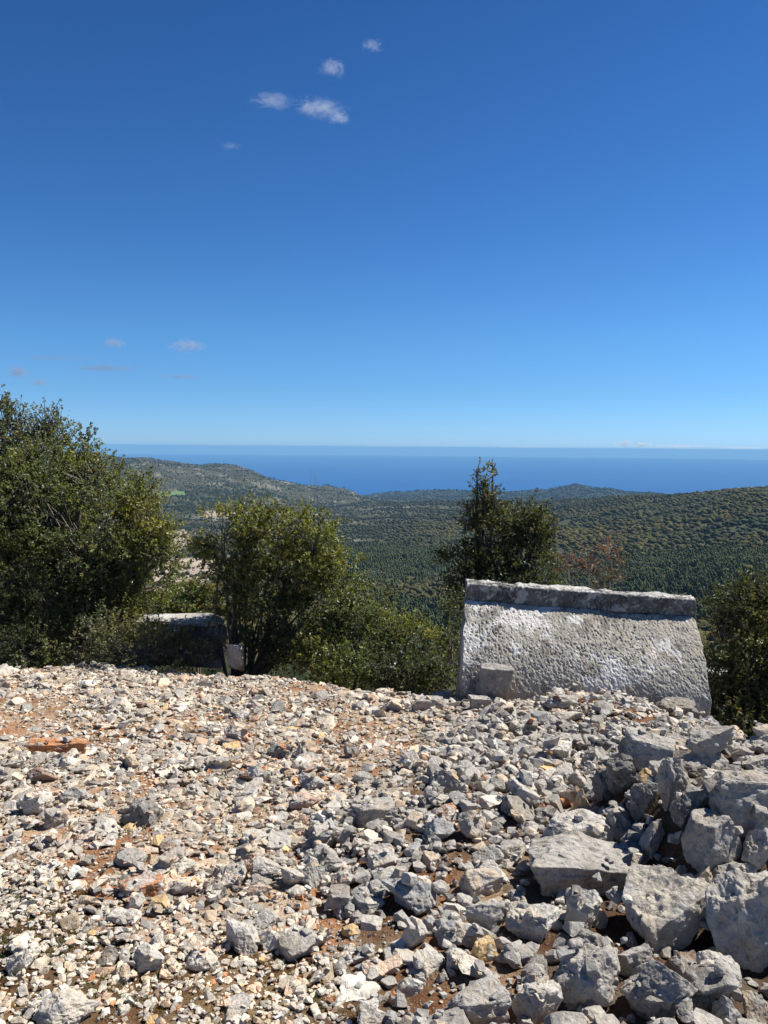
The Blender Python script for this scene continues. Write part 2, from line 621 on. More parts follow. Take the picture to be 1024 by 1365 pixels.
def crowns(x, y, r, g, sub, size, mat_name, tint_fn, pine=False):
    z = ground_z(x, y)
    n = len(x)
    V0, T0 = ico(sub)
    K = 24
    Vs, Ts, Cs = [], [], []
    off = 0
    tint = tint_fn(n)
    for k in range(K):
        if pine:
            sd, lv = 7, 5
            ang = np.arange(sd) * 2 * np.pi / sd
            ring = []
            gg = np.random.default_rng(900 + k)
            for q in range(lv):
                hh = q / lv
                for rr, dz in ((1.0, 0), (.55, .16)):
                    rad = (1 - hh)**.65 * .40 * rr * (1 + gg.uniform(-.28, .28, sd))
                    ring.append(np.stack([rad * np.cos(ang + q * .4), rad * np.sin(ang + q * .4), hh + dz + gg.uniform(-.04, .03, sd)], 1))
            B = np.concatenate(ring + [np.array([[0, 0, 1.08]])])
            Tt = []
            for q in range(2 * lv - 1):
                for i in range(sd):
                    p, s = q * sd + i, q * sd + (i + 1) % sd
                    Tt += [(p, s, s + sd), (p, s + sd, p + sd)]
            for i in range(sd):
                Tt.append(((2 * lv - 1) * sd + i, (2 * lv - 1) * sd + (i + 1) % sd, len(B) - 1))
            Tt = np.array(Tt)
        else:
            d = fbm(V0 * 1.7 + k * 7.1, 2, .6, 40) * .22 + fbm(V0 * 4.3 + k * 3.3, 2, .6, 44) * .20
            B = V0 * (1 + d)[:, None]
            B = B * np.array([.5, .5, .42]) + np.array([0, 0, .30])
            Tt = T0
        sel = np.arange(k, n, K)
        if not len(sel):
            continue
        s = size[sel]
        rot = g.uniform(0, 6.28, len(sel))
        c, sn = np.cos(rot), np.sin(rot)
        P = B[None] * s[:, None, None]
        X = P[..., 0] * c[:, None] - P[..., 1] * sn[:, None] + x[sel][:, None]
        Y = P[..., 0] * sn[:, None] + P[..., 1] * c[:, None] + y[sel][:, None]
        Z = P[..., 2] + z[sel][:, None]
        Vs.append(np.stack([X, Y, Z], -1).reshape(-1, 3))
        Ts.append((Tt[None] + (off + np.arange(len(sel)) * len(B))[:, None, None]).reshape(-1, 3))
        off += len(sel) * len(B)
        Cs.append(np.repeat(tint[sel], len(B), axis=0))
    return np.concatenate(Vs), np.concatenate(Ts), np.concatenate(Cs)


def in_pines(px, py):
    r = np.zeros(px.shape, bool)
    for p in PINES:
        r |= inpoly(px, py, p)
    return r


oak = [Bag(), ]
pine = [Bag(), ]
for (n, r0, r1, sub, sd) in ((12000, 90, 700, 2, 1), (44000, 700, 1700, 1, 2), (90000, 1700, 5800, 0, 3)):
    x, y, r, g = scatter_wood(n, r0, r1, sd)
    z = ground_z(x, y)
    px, py, _ = proj(np.stack([x, y, z], 1))
    w1 = fbm(xy3(x, y) / 60.0, 3, .55, 31)
    bare = np.zeros(n, bool)
    for pl in CLEARINGS:
        bare |= inpoly(px + 7 * w1, py + 2 * w1, pl)
    bare |= inpoly(px, py, [(200, 655), (246, 654), (252, 660), (206, 662)]) & (r > 1500)
    lf = (1 - sstep(430, 620, px)) * sstep(500, 1200, r)
    thin = (g.random(n) < .28 * lf * (1 + w1)) | ((fbm(xy3(x, y) / 38.0, 3, .6, 35) < -.42) & (g.random(n) < .75))
    pn = in_pines(px + 14 * w1 + g.normal(0, 4, n), py + 5 * w1 + g.normal(0, 2.5, n)) & (r > 250) & ((r > 1800) | (px > 400))
    ok = (z > SEA_Z + 4) & (px > -120) & (px < 1150)
    bare &= g.random(n) > .22 + .3 * w1        # scattered scrub on the open patches
    mixed = g.random(n) < .25
    k = ok & ~bare & ~thin & (~pn | mixed)
    size = (3.0 + 5.2 * g.random(n)**1.6) * np.where(r > 1200, (r / 1200)**.35, 1) * (1 - .35 * lf)

    def tf(idx):
        def f(m):
            t = np.array([.064, .066, .026]) * (1 + .28 * g.standard_normal((m, 1)).clip(-1.6, 1.8))
            hue = fbm(xy3(x[idx], y[idx]) / 150.0, 3, .5, 33)[:, None]
            t = t * (1 + hue * np.array([.35, .18, -.1])) + g.random((m, 1))**3 * np.array([.022, .010, .0])
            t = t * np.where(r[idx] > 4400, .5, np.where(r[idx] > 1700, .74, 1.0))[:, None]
            gl = lf[idx][:, None]
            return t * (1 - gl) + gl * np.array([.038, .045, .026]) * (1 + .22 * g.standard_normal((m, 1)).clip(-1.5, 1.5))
        return f
    oak[0].add(*crowns(x[k], y[k], r[k], g, sub, size[k], 'oak', tf(k)))
    p = ok & ~bare & pn & (fbm(xy3(x, y) / 30.0, 3, .6, 36) > -.5)
    if p.any():
        # pines stand closer together: a second draw beside the first
        xs = np.concatenate([x[p]] + [x[p] + g.normal(0, 3.2, p.sum()) for _ in range(4 if r0 < 1500 else 2)])
        ys = np.concatenate([y[p]] + [y[p] + g.normal(0, 3.2, p.sum()) for _ in range(4 if r0 < 1500 else 2)])
        sz = (3.0 + 4.6 * g.random(len(xs))**1.3)
        pine[0].add(*crowns(xs, ys, np.hypot(xs, ys), g, 0, sz, 'pine',
                            lambda m: np.array([.088, .104, .044]) * (1 + .22 * g.standard_normal((m, 1)).clip(-1.6, 1.8)), True))
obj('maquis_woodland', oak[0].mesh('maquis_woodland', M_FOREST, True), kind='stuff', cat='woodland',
    label='dense olive green oak scrub covering the valley floor and the hills beyond')
obj('pine_forest', pine[0].mesh('pine_forest', M_FOREST, True), kind='stuff', cat='pine forest',
    label='dark bluish green pine plantation standing in belts across the valley')
# ------------------------------------------------------------------ stones
GREY, BLUE, DARK, PALE, WHITE, CREAM, TAN, BROWN, OCHRE, RUST, PEACH = (
    (.385, .36, .325), (.345, .34, .325), (.235, .222, .205), (.50, .475, .43), (.58, .56, .51), (.57, .51, .42), (.50, .41, .31),
    (.29, .205, .15), (.60, .43, .22), (.50, .24, .11), (.58, .43, .32))


def unit(v):
    return v / (np.linalg.norm(v, axis=-1, keepdims=True) + 1e-9)


def polyhedron(n, h, bevel):
    """the body bounded by planes n.x = h, its edges worn down by a bevel; triangles"""
    bm = bmesh.new()
    for q in (n / h[:, None]):
        bm.verts.new(q)
    bmesh.ops.convex_hull(bm, input=bm.verts[:])
    pts = []
    for f in bm.faces:
        p_, q_, r_ = [v.co for v in f.verts[:3]]
        A = np.array([p_, q_, r_])
        if abs(np.linalg.det(A)) > 1e-6:
            pts.append(np.linalg.solve(A, np.ones(3)))
    bm.free()
    pts = np.array(pts)
    ln = np.linalg.norm(pts, axis=1)
    pts = pts * np.minimum(1, 1.5 / ln)[:, None]
    bm = bmesh.new()
    for q in pts:
        bm.verts.new(q)
    bmesh.ops.remove_doubles(bm, verts=bm.verts[:], dist=.03)
    r = bmesh.ops.convex_hull(bm, input=bm.verts[:])
    bmesh.ops.delete(bm, geom=[v for v in bm.verts if not v.link_faces], context='VERTS')
    bmesh.ops.dissolve_limit(bm, angle_limit=.04, verts=bm.verts[:], edges=bm.edges[:])
    if bevel > 0:
        bmesh.ops.bevel(bm, geom=bm.edges[:], offset=bevel, offset_type='OFFSET', segments=1, profile=.5, affect='EDGES', clamp_overlap=True)
    bmesh.ops.triangulate(bm, faces=bm.faces[:])
    bm.verts.index_update()
    V = np.array([v.co[:] for v in bm.verts])
    T = np.array([[v.index for v in f.verts] for f in bm.faces])
    bm.free()
    return V, T


def finer(V, T, target):
    """split the longest edges until none is longer than the target"""
    for _ in range(9):
        E = np.sort(np.concatenate([T[:, [0, 1]], T[:, [1, 2]], T[:, [2, 0]]]), axis=1)
        U, inv = np.unique(E, axis=0, return_inverse=True)
        inv = inv.reshape(3, -1).T
        L2 = np.linalg.norm(V[U[:, 0]] - V[U[:, 1]], axis=1)
        lt = L2[inv]
        kk = lt.argmax(1)
        want = np.zeros(len(U), bool)
        long_ = lt.max(1) > target
        if not long_.any():
            break
        want[inv[long_, kk[long_]]] = True
        mid = np.full(len(U), -1)
        mid[want] = len(V) + np.arange(want.sum())
        V = np.concatenate([V, (V[U[want, 0]] + V[U[want, 1]]) / 2])
        m0, m1, m2 = mid[inv[:, 0]], mid[inv[:, 1]], mid[inv[:, 2]]
        out_ = []
        code = (m0 >= 0) * 1 + (m1 >= 0) * 2 + (m2 >= 0) * 4
        for c in range(8):
            s = code == c
            if not s.any():
                continue
            a_, b_, c_ = T[s].T
            x0, x1, x2 = m0[s], m1[s], m2[s]
            tri = {0: [(a_, b_, c_)], 1: [(a_, x0, c_), (x0, b_, c_)], 2: [(a_, b_, x1), (a_, x1, c_)], 4: [(a_, b_, x2), (x2, b_, c_)],
                   3: [(x0, b_, x1), (a_, x0, x1), (a_, x1, c_)], 6: [(x1, c_, x2), (a_, b_, x1), (a_, x1, x2)], 5: [(a_, x0, x2), (x0, b_, c_), (x0, c_, x2)],
                   7: [(a_, x0, x2), (x0, b_, x1), (x1, c_, x2), (x0, x1, x2)]}[c]
            out_ += [np.stack(t, 1) for t in tri]
        T = np.concatenate(out_)
    return V, T


def rock(seed, sub, style='angular', rough=1.0):
    """a lump of broken limestone: a body cut by planes, edges worn, surface weathered; unit half extents"""
    g = np.random.default_rng(seed)
    if style == 'block':
        n = [np.array(v, float) for v in ((1, 0, 0), (-1, 0, 0), (0, 1, 0), (0, -1, 0), (0, 0, 1), (0, 0, -1))]
        n = [v + g.normal(0, .11, 3) for v in n]
        h = list(g.uniform(.62, .72, 6))
        for _ in range(5):
            n.append(g.normal(0, 1, 3))
            h.append(g.uniform(.84, 1.0))
    elif style == 'round':
        n = list(g.normal(0, 1, (26, 3)))
        h = list(g.uniform(.8, 1.0, 26))
    elif style == 'wedge':
        n = [np.array((.95, 0, .45)), np.array((-.95, .1, .35)), np.array((0, .9, .35)), np.array((0, -.9, .3)), np.array((0, 0, -1.))]
        n = [v + g.normal(0, .16, 3) for v in n] + list(g.normal(0, 1, (4, 3)))
        h = [.42, .42, .45, .45, .8] + list(g.uniform(.8, 1.05, 4))
    else:
        k = int(g.integers(8, 13))
        n = [np.array(v, float) for v in ((1, 1, 1), (-1, -1, 1), (-1, 1, -1), (1, -1, -1))]
        n = [v + g.normal(0, .5, 3) for v in n] + list(g.normal(0, 1, (k - 4, 3)))
        h = list(g.uniform(.48, .95, k))
    n = unit(np.array(n))
    h = np.array(h)
    # smaller breaks knocked off the corners
    m_ = {0: 2, 1: 3}.get(sub, 6)
    c = unit(g.normal(0, 1, (m_, 3)))
    d = np.where(c @ n.T > .05, h[None] / np.maximum(c @ n.T, .05), 9).min(1)
    n, h = np.concatenate([n, c]), np.concatenate([h, np.minimum(d, 1.5) * g.uniform(.84, 1.02, m_)])
    P, T = polyhedron(n, h, 0 if sub < 2 else (.05 if style == 'round' else .035) * g.uniform(.6, 1.5))
    o = g.uniform(0, 50, 3)
    if sub >= 3:
        P, T = finer(P, T, {3: .28, 4: .13, 5: .062}[sub])
        nr = unit(P)
        P = P + nr * (fbm(P * 1.7 + o, 3, .55, 60) * (.10 if style == 'round' else .06) * rough)[:, None]
        P = P + nr * (fbm(P * 4.6 + o, 4, .6, 70) * .030 * rough)[:, None]
        P = P + np.stack([vnoise(P * 7 + o, q) for q in (1, 2, 3)], 1) * .018 * rough
        # hollows where pieces spalled off, and small solution pits
        sp = np.clip(vnoise(P * 1.5 + o, 4) - .25, 0, .12) * .5
        pit = np.clip(vnoise(P * 6 + o, 8) - .45, 0, 1) * .14
        P = P - nr * ((sp + pit) * rough)[:, None]
    elif sub == 2:
        P = P * (1 + .07 * vnoise(P * 2.2 + o, 5))[:, None]
    lo, hi = P.min(0), P.max(0)
    return (P - (lo + hi) / 2) / ((hi - lo) / 2), T


def rotz(a):
    c, s = math.cos(a), math.sin(a)
    return np.array([[c, -s, 0], [s, c, 0], [0, 0, 1]])


def tilt_matrix(a, b):
    ca, sa, cb, sb = math.cos(a), math.sin(a), math.cos(b), math.sin(b)
    return np.array([[1, 0, 0], [0, ca, -sa], [0, sa, ca]]) @ np.array([[cb, 0, sb], [0, 1, 0], [-sb, 0, cb]])


# ---- height map of what already lies on the ground, so that stones rest on each other
GX0, GY0, GS = -8.0, .9, .0125
GXN, GYN = int(15.2 / GS), int(9.6 / GS)
gx = GX0 + (np.arange(GXN) + .5) * GS
gy = GY0 + (np.arange(GYN) + .5) * GS
HM = near_z(*np.meshgrid(gx, gy, indexing='ij'))
HG = HM.copy()
OCC = np.zeros(HM.shape, bool)


def window(x, y, r):
    i0, i1 = int((x - r - GX0) / GS), int((x + r - GX0) / GS) + 1
    j0, j1 = int((y - r - GY0) / GS), int((y + r - GY0) / GS) + 1
    i0, j0, i1, j1 = max(i0, 0), max(j0, 0), min(i1, GXN), min(j1, GYN)
    if i1 <= i0 or j1 <= j0:
        return None
    dd = ((gx[i0:i1, None] - x)**2 + (gy[None, j0:j1] - y)**2) / (r * r)
    return (slice(i0, i1), slice(j0, j1)), dd


def lay(x, y, a, b, c, sink=.35):
    """rest a stone (half sizes a, b, c) on what lies there; returns its centre height"""
    r = .5 * (a + b)
    w = window(x, y, r)
    if w is None:
        return float(near_z(x, y)) + c * (1 - sink)
    sl, dd = w
    ins = dd < .55
    base = float(np.percentile(HM[sl][ins], 45)) if ins.any() else float(near_z(x, y))
    return base + c * (1 - 2 * sink)


def stamp(x, y, z, a, b, c, own=.72):
    w = window(x, y, max(a, b) if own >= 1 else .5 * (a + b))
    if w is None:
        return
    sl, dd = w
    if own >= 1:
        dd = ((gx[sl[0], None] - x) / a)**2 + ((gy[None, sl[1]] - y) / b)**2
    top = z + c * .85 * np.sqrt(np.clip(1 - dd, 0, 1))
    HM[sl] = np.where(dd < 1, np.maximum(HM[sl], top), HM[sl])
    OCC[sl] |= dd < own


# ---- the stones one can name: pixel centre, pixel size, style, tint, turn, label
NAMED = [
    (785, 1163, 172, 80, 'block', GREY, 0, 'long flat-topped grey block with white lichen along its upper edge'),
    (772, 1120, 92, 62, 'block', PALE, .2, 'pale grey slab leaning behind the long lichened block'),
    (780, 1077, 30, 52, 'wedge', OCHRE, .1, 'small upright ochre yellow stone at the foot of the dark rubble wall'),
    (882, 1219, 128, 110, 'angular', PALE, .6, 'large boulder with a bright white sunlit flank and dark front'),
    (775, 1220, 54, 66, 'angular', CREAM, .2, 'cream topped angular stone in front of the long lichened block'),
    (780, 1302, 96, 88, 'round', GREY, .5, 'big round craggy grey boulder below the cream topped angular stone'),
    (868, 1330, 80, 84, 'round', GREY, .1, 'smooth grey brown boulder next to the big round craggy boulder'),
    (845, 1279, 66, 48, 'angular', GREY, .9, 'mottled grey stone tucked above the smooth grey brown boulder'),
    (930, 1337, 52, 54, 'round', DARK, .2, 'dark knobbly cobble beside the smooth grey brown boulder'),
    (962, 1303, 56, 62, 'angular', WHITE, .4, 'white angular stone in front of the huge craggy boulder'),
    (967, 1350, 54, 56, 'wedge', BLUE, .7, 'pointed bluish stone standing below the white angular stone'),
    (1008, 1352, 46, 44, 'angular', TAN, .3, 'pale tan stone in the bottom right corner'),
    (913, 1293, 46, 44, 'angular', BROWN, .3, 'brown stained stone below the bright white flanked boulder'),
    (1004, 1237, 112, 150, 'round', PALE, .8, 'huge craggy boulder with a knobbly pale top at the right edge'),
    (994, 1069, 104, 76, 'block', GREY, .1, 'large rough grey block resting on top of the rubble wall'),
    (950, 1124, 82, 74, 'block', GREY, .5, 'blocky stone with a pale sunlit top under the large rough block'),
    (917, 1075, 58, 52, 'angular', DARK, .4, 'dark pitted stone in the gap left of the large rough block'),
    (899, 1048, 46, 84, 'round', GREY, .3, 'tall rugged grey stone standing in the rubble wall'),
    (868, 1002, 66, 48, 'angular', PALE, .2, 'white topped stone overhanging the dark face of the wall'),
    (842, 1004, 32, 50, 'angular', GREY, .6, 'narrow dark sided stone beneath the white topped overhanging stone'),
    (946, 1012, 66, 42, 'angular', PALE, .8, 'broad pale stone with one shaded flank on top of the wall'),
    (958, 985, 54, 30, 'angular', PALE, .3, 'low pale stone on the far crest of the wall'),
    (989, 1006, 34, 26, 'angular', GREY, .3, 'small grey stone behind the broad pale stone on the crest'),
    (1012, 1022, 44, 32, 'angular', PALE, .9, 'pale stone on the crest of the wall at the right edge'),
    (977, 1028, 40, 18, 'round', DARK, .1, 'dark flat lens of stone lying on the large rough block'),
    (938, 1047, 22, 26, 'angular', TAN, .2, 'small tan stone wedged beside the large rough block'),
    (825, 1104, 42, 54, 'round', GREY, .4, 'egg shaped grey stone leaning in the shade of the wall'),
    (870, 1117, 38, 54, 'wedge', GREY, .2, 'pointed grey stone in the shaded hollow of the wall'),
    (832, 1040, 44, 56, 'angular', DARK, .2, 'dark shaded rock in the wall above the egg shaped stone'),  # this and the next two: wall shade painted in as a darker tint
    (858, 1065, 44, 56, 'angular', DARK, .5, 'dark shaded rock in the wall above the pointed grey stone'),
    (808, 1050, 36, 50, 'angular', DARK, .8, 'dark rock at the outer corner of the rubble wall'),
    (862, 1034, 26, 20, 'angular', OCHRE, .2, 'small orange stone tucked into the dark face of the wall'),
    (905, 1168, 28, 26, 'wedge', GREY, .2, 'small triangular stone above the bright white flanked boulder'),
    (938, 1171, 42, 42, 'angular', TAN, .5, 'greyish tan stone between the white flanked boulder and the huge craggy one'),
    (972, 1163, 48, 28, 'angular', GREY, .5, 'low grey stone under the blocky pale topped stone'),
    (998, 1159, 28, 22, 'angular', PALE, .5, 'small pale stone above the huge craggy boulder'),
    (1008, 1135, 44, 58, 'angular', PALE, .1, 'pale upright stone at the right edge under the large rough block'),
    (856, 1142, 42, 28, 'angular', DARK, .5, 'dark jagged stone at the end of the long lichened block'),
    (820, 1140, 24, 18, 'angular', PALE, .5, 'small whitish stone below the egg shaped grey stone'),
    (552, 1195, 76, 56, 'angular', BLUE, .4, 'large blue grey rock with a dark front amid the rubble bank'),
    (503, 1088, 78, 40, 'block', GREY, .3, 'broad grey brown ledge of stone with a deep shadow at one end'),
    (588, 1108, 46, 36, 'angular', BLUE, .4, 'blue grey stone in front of a cluster of orange ones'),
    (627, 1104, 38, 44, 'angular', TAN, .9, 'upright tan stone with a shaded flank near the orange cluster'),
    (596, 1087, 36, 22, 'angular', RUST, .4, 'rust orange stone behind the blue grey one on the bank'),
    (644, 1181, 60, 40, 'block', TAN, .4, 'beige flat topped block in the middle of the rubble bank'),
    (654, 1222, 62, 46, 'block', GREY, .9, 'long tilted grey slab below the beige flat topped block'),
    (511, 1148, 42, 34, 'angular', CREAM, .5, 'cream topped stone with a dark underside above the blue grey rock'),
    (455, 1180, 30, 34, 'angular', PEACH, .2, 'pale stone with an ochre stained face at the edge of the bank'),
    (654, 1146, 44, 36, 'angular', GREY, .8, 'grey stone just above the beige flat topped block'),
    (714, 1237, 74, 54, 'angular', PALE, .3, 'pale wedge of stone below the end of the long lichened block'),
    (640, 1346, 84, 50, 'block', GREY, .3, 'broad cracked grey slab at the bottom edge of the bank'),
    (714, 1338, 72, 64, 'block', PALE, .7, 'pale tilted slab beside the broad cracked grey slab'),
    (647, 1269, 36, 32, 'block', OCHRE, .4, 'blocky ochre cobble below the long tilted grey slab'),
    (622, 1247, 46, 34, 'round', TAN, .4, 'beige cobble touching the long tilted grey slab'),
    (610, 1280, 34, 30, 'round', CREAM, .4, 'cream cobble beside the blocky ochre one'),
    (556, 1246, 38, 48, 'angular', CREAM, .7, 'tall brownish cream stone below the large blue grey rock'),
    (498, 1296, 40, 26, 'round', PEACH, .2, 'low beige stone on the gravel at the foot of the bank'),
    (527, 1332, 20, 20, 'round', RUST, .2, 'round terracotta pebble near the bottom edge'),
    (546, 1317, 38, 28, 'angular', WHITE, .2, 'white stone above the round terracotta pebble'),
    (495, 1353, 42, 34, 'angular', PALE, .6, 'pale wedge of stone at the bottom edge left of the bank'),
    (98, 1062, 44, 30, 'round', BLUE, .2, 'smooth blue grey oval stone on the left of the field'),
    (189, 1087, 56, 44, 'round', DARK, .4, 'dark craggy lump of rock on the pale gravel'),
    (77, 997, 82, 28, 'block', RUST, .2, 'long orange red slab on the left of the field'),
    (81, 1018, 46, 24, 'angular', WHITE, .2, 'white angular stone below the long orange red slab'),
    (57, 1034, 42, 22, 'angular', BROWN, .2, 'brown stone below the white angular stone and the orange slab'),
    (48, 1075, 42, 36, 'angular', CREAM, .8, 'tilted cream stone left of the smooth blue grey oval'),
    (76, 1092, 34, 30, 'angular', TAN, .8, 'tan stone just below the smooth blue grey oval'),
    (343, 1038, 38, 32, 'angular', WHITE, .5, 'brilliant white angular stone in the middle of the field'),
    (416, 1045, 38, 28, 'angular', BLUE, .5, 'pointed grey stone lying right of the brilliant white one'),
    (373, 1002, 36, 26, 'round', DARK, .2, 'dark holed lump behind the brilliant white stone'),
    (403, 1004, 22, 30, 'wedge', GREY, .2, 'small upright pointed stone next to the dark holed lump'),
    (404, 1069, 42, 24, 'round', PEACH, .4, 'peach coloured rounded stone below the pointed grey one'),
    (470, 1003, 24, 22, 'angular', BROWN, .2, 'small dark reddish stone standing alone up the field'),
    (189, 1186, 64, 36, 'block', RUST, .5, 'orange stained slab on the pale cobbles below the dark craggy lump'),
    (26, 1284, 34, 44, 'angular', WHITE, .6, 'tall white stone on the dark mossy soil by the left edge'),
    (90, 1347, 82, 48, 'round', CREAM, .3, 'big whitish rock set in the moss at the bottom edge'),
    (198, 1281, 42, 38, 'angular', PALE, .5, 'grey white angular stone on the mossy soil'),
    (161, 1299, 30, 26, 'wedge', TAN, .2, 'small triangular tan stone left of the grey white angular one'),
    (145, 1279, 26, 28, 'angular', DARK, .2, 'small dark stone behind the triangular tan one'),
    (403, 1258, 70, 46, 'angular', GREY, .3, 'dark fronted boulder with a cream top on the gravel'),
    (327, 1254, 46, 52, 'angular', PALE, .4, 'split pale boulder left of the dark fronted one'),
    (361, 1257, 28, 34, 'angular', WHITE, .4, 'whitish stone between the split pale boulder and the dark fronted one'),
    (268, 1282, 42, 30, 'round', WHITE, .4, 'white low dome of stone left of the split pale boulder'),
    (309, 1168, 46, 36, 'angular', CREAM, .4, 'broad creamy stone among the pale cobbles'),
    (335, 1151, 32, 34, 'round', PEACH, .4, 'pinkish brown cobble above the broad creamy stone'),
    (429, 1148, 54, 34, 'angular', BLUE, .2, 'blue grey ledge of stone above the pale cobbles'),
    (418, 1170, 36, 36, 'angular', PALE, .9, 'pale stone with a brown side below the blue grey ledge'),
    (393, 1172, 38, 30, 'angular', CREAM, .2, 'cream stone left of the pale one with a brown side'),
    (344, 1188, 32, 22, 'angular', PEACH, .6, 'peach tinted stone below the broad creamy stone'),
    (640, 939, 32, 24, 'block', GREY, .2, 'grey block below the boss of the sarcophagus lid'),
    (664, 943, 20, 16, 'block', CREAM, .3, 'small cream block by the foot of the sarcophagus lid'),
    (569, 939, 46, 20, 'block', GREY, .1, 'low grey block in the shade left of the sarcophagus lid'),
    (757, 957, 38, 20, 'angular', CREAM, .3, 'cream topped stone on the rubble in front of the lid'),
    (748, 938, 44, 24, 'angular', GREY, .8, 'dark sided grey stone against the middle of the lid'),
    (843, 927, 24, 26, 'wedge', TAN, .4, 'upright tan wedge leaning against the lid'),
    (885, 921, 54, 34, 'block', GREY, .15, 'squared grey block resting against the right end of the lid'),
    (906, 951, 72, 38, 'block', DARK, .1, 'dark squared block under the right end of the lid'),  # shadow at the lid's end painted in by the darker tint
    (800, 972, 24, 16, 'angular', BROWN, .4, 'reddish brown clod of stone above the rubble wall'),
    (26, 889, 16, 12, 'angular', WHITE, .4, 'small white stone on the skyline of the knoll by the bushes'),
]
NOCC = np.zeros(HM.shape, bool)      # ground taken by the named stones
individual = []         # (name, x, y, z, V, T, tint, label)
bump_seed = 500
for k, (cx, cy, w, h, style, tint, turn, label) in enumerate(NAMED):
    P = ground_hit(cx, cy + .28 * h)
    d = float((P - np.array([0, 0, CAMZ])) @ F)
    a, c = .5 * w * d / FPX, .5 * h * d / FPX * 1.04
    b = .85 * min(a, 1.6 * c) if style != 'block' else .75 * min(a, 1.5 * c)
    sub = 5 if max(w, h) > 70 else (4 if max(w, h) > 26 else 3)
    B, T = rock(1000 + k, sub, style)
    R = rotz(turn) @ tilt_matrix(rng.normal(0, .10), rng.normal(0, .10))
    B = (B * np.array([a, b, c])) @ R.T
    ext = (B.max(0) - B.min(0)) / 2
    B = B * np.array([a, b, c]) / ext * np.array([1, b / b, 1])
    Q0 = at(cx, cy, P[1] + b * .25)
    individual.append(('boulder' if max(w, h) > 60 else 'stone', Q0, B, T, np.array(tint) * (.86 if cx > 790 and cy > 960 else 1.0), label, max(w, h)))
    zb = Q0[2]
    stamp(Q0[0], Q0[1], zb, a, b, c, 1.0)
NOCC |= OCC

# ---- the rest of the rubble, laid from large to small
PALES = [(40, 1120), (120, 1075), (300, 1060), (480, 1070), (480, 1240), (380, 1235), (230, 1230), (130, 1210)]


def palette(px, py, n, g):
    px, py = px + g.normal(0, 38, n), py + g.normal(0, 26, n)       # the tones mingle where the heaps meet the field
    bank = inpoly(px, py, BANK) | inpoly(px, py, WALL)
    moss = inpoly(px, py, MOSS)
    T = np.array([GREY, BLUE, DARK, PALE, WHITE, CREAM, TAN, BROWN, OCHRE, RUST, PEACH])
    wb = np.array([.45, .17, .07, .17, .02, .05, .05, .012, .003, .002, .012])
    wf = np.array([.19, .08, .05, .21, .13, .16, .08, .03, .010, .018, .07])
    wm_ = np.array([.06, .02, .02, .16, .27, .30, .08, .02, .01, .012, .05])
    u = g.random(n)
    idx = np.zeros(n, int)
    for msk, w in ((~bank & ~moss, wf), (bank, wb), (moss, wm_)):
        idx[msk] = np.searchsorted(np.cumsum(w / w.sum()), u[msk]).clip(0, 10)
    out_ = T[idx].copy()
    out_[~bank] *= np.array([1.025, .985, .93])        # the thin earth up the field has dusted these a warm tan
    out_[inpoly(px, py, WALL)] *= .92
    out_[moss] *= 1.10
    return out_, idx


cand = []
g = np.random.default_rng(99)


def density(px, py, size):
    """stones per square metre wanted of a size class at photo pixels"""
    px, py = px + 18 * np.sin(py / 23.0), py + 14 * np.sin(px / 31.0)
    bank, pales, moss, wall = inpoly(px, py, BANK), inpoly(px, py, PALES), inpoly(px, py, MOSS), inpoly(px, py, WALL)
    field = ~(bank | pales | moss | wall)
    if size == 0:
        return 18.0 * bank + 17.0 * wall + 5.0 * pales + 5.0 * field + .4 * moss
    if size == 1:
        return 95.0 * bank + 75 * wall + 75 * pales + 46.0 * field + 14 * moss
    if size == 2:
        return 220.0 * bank + 320 * wall + 300 * pales + 190 * field + 130 * moss
    if size == 3:
        return 420.0 * bank + 360 * wall + 750 * pales + 650 * field + 1500 * moss
    return 300.0 * bank + 100 * wall + 900 * pales + 900 * field + 3000 * moss


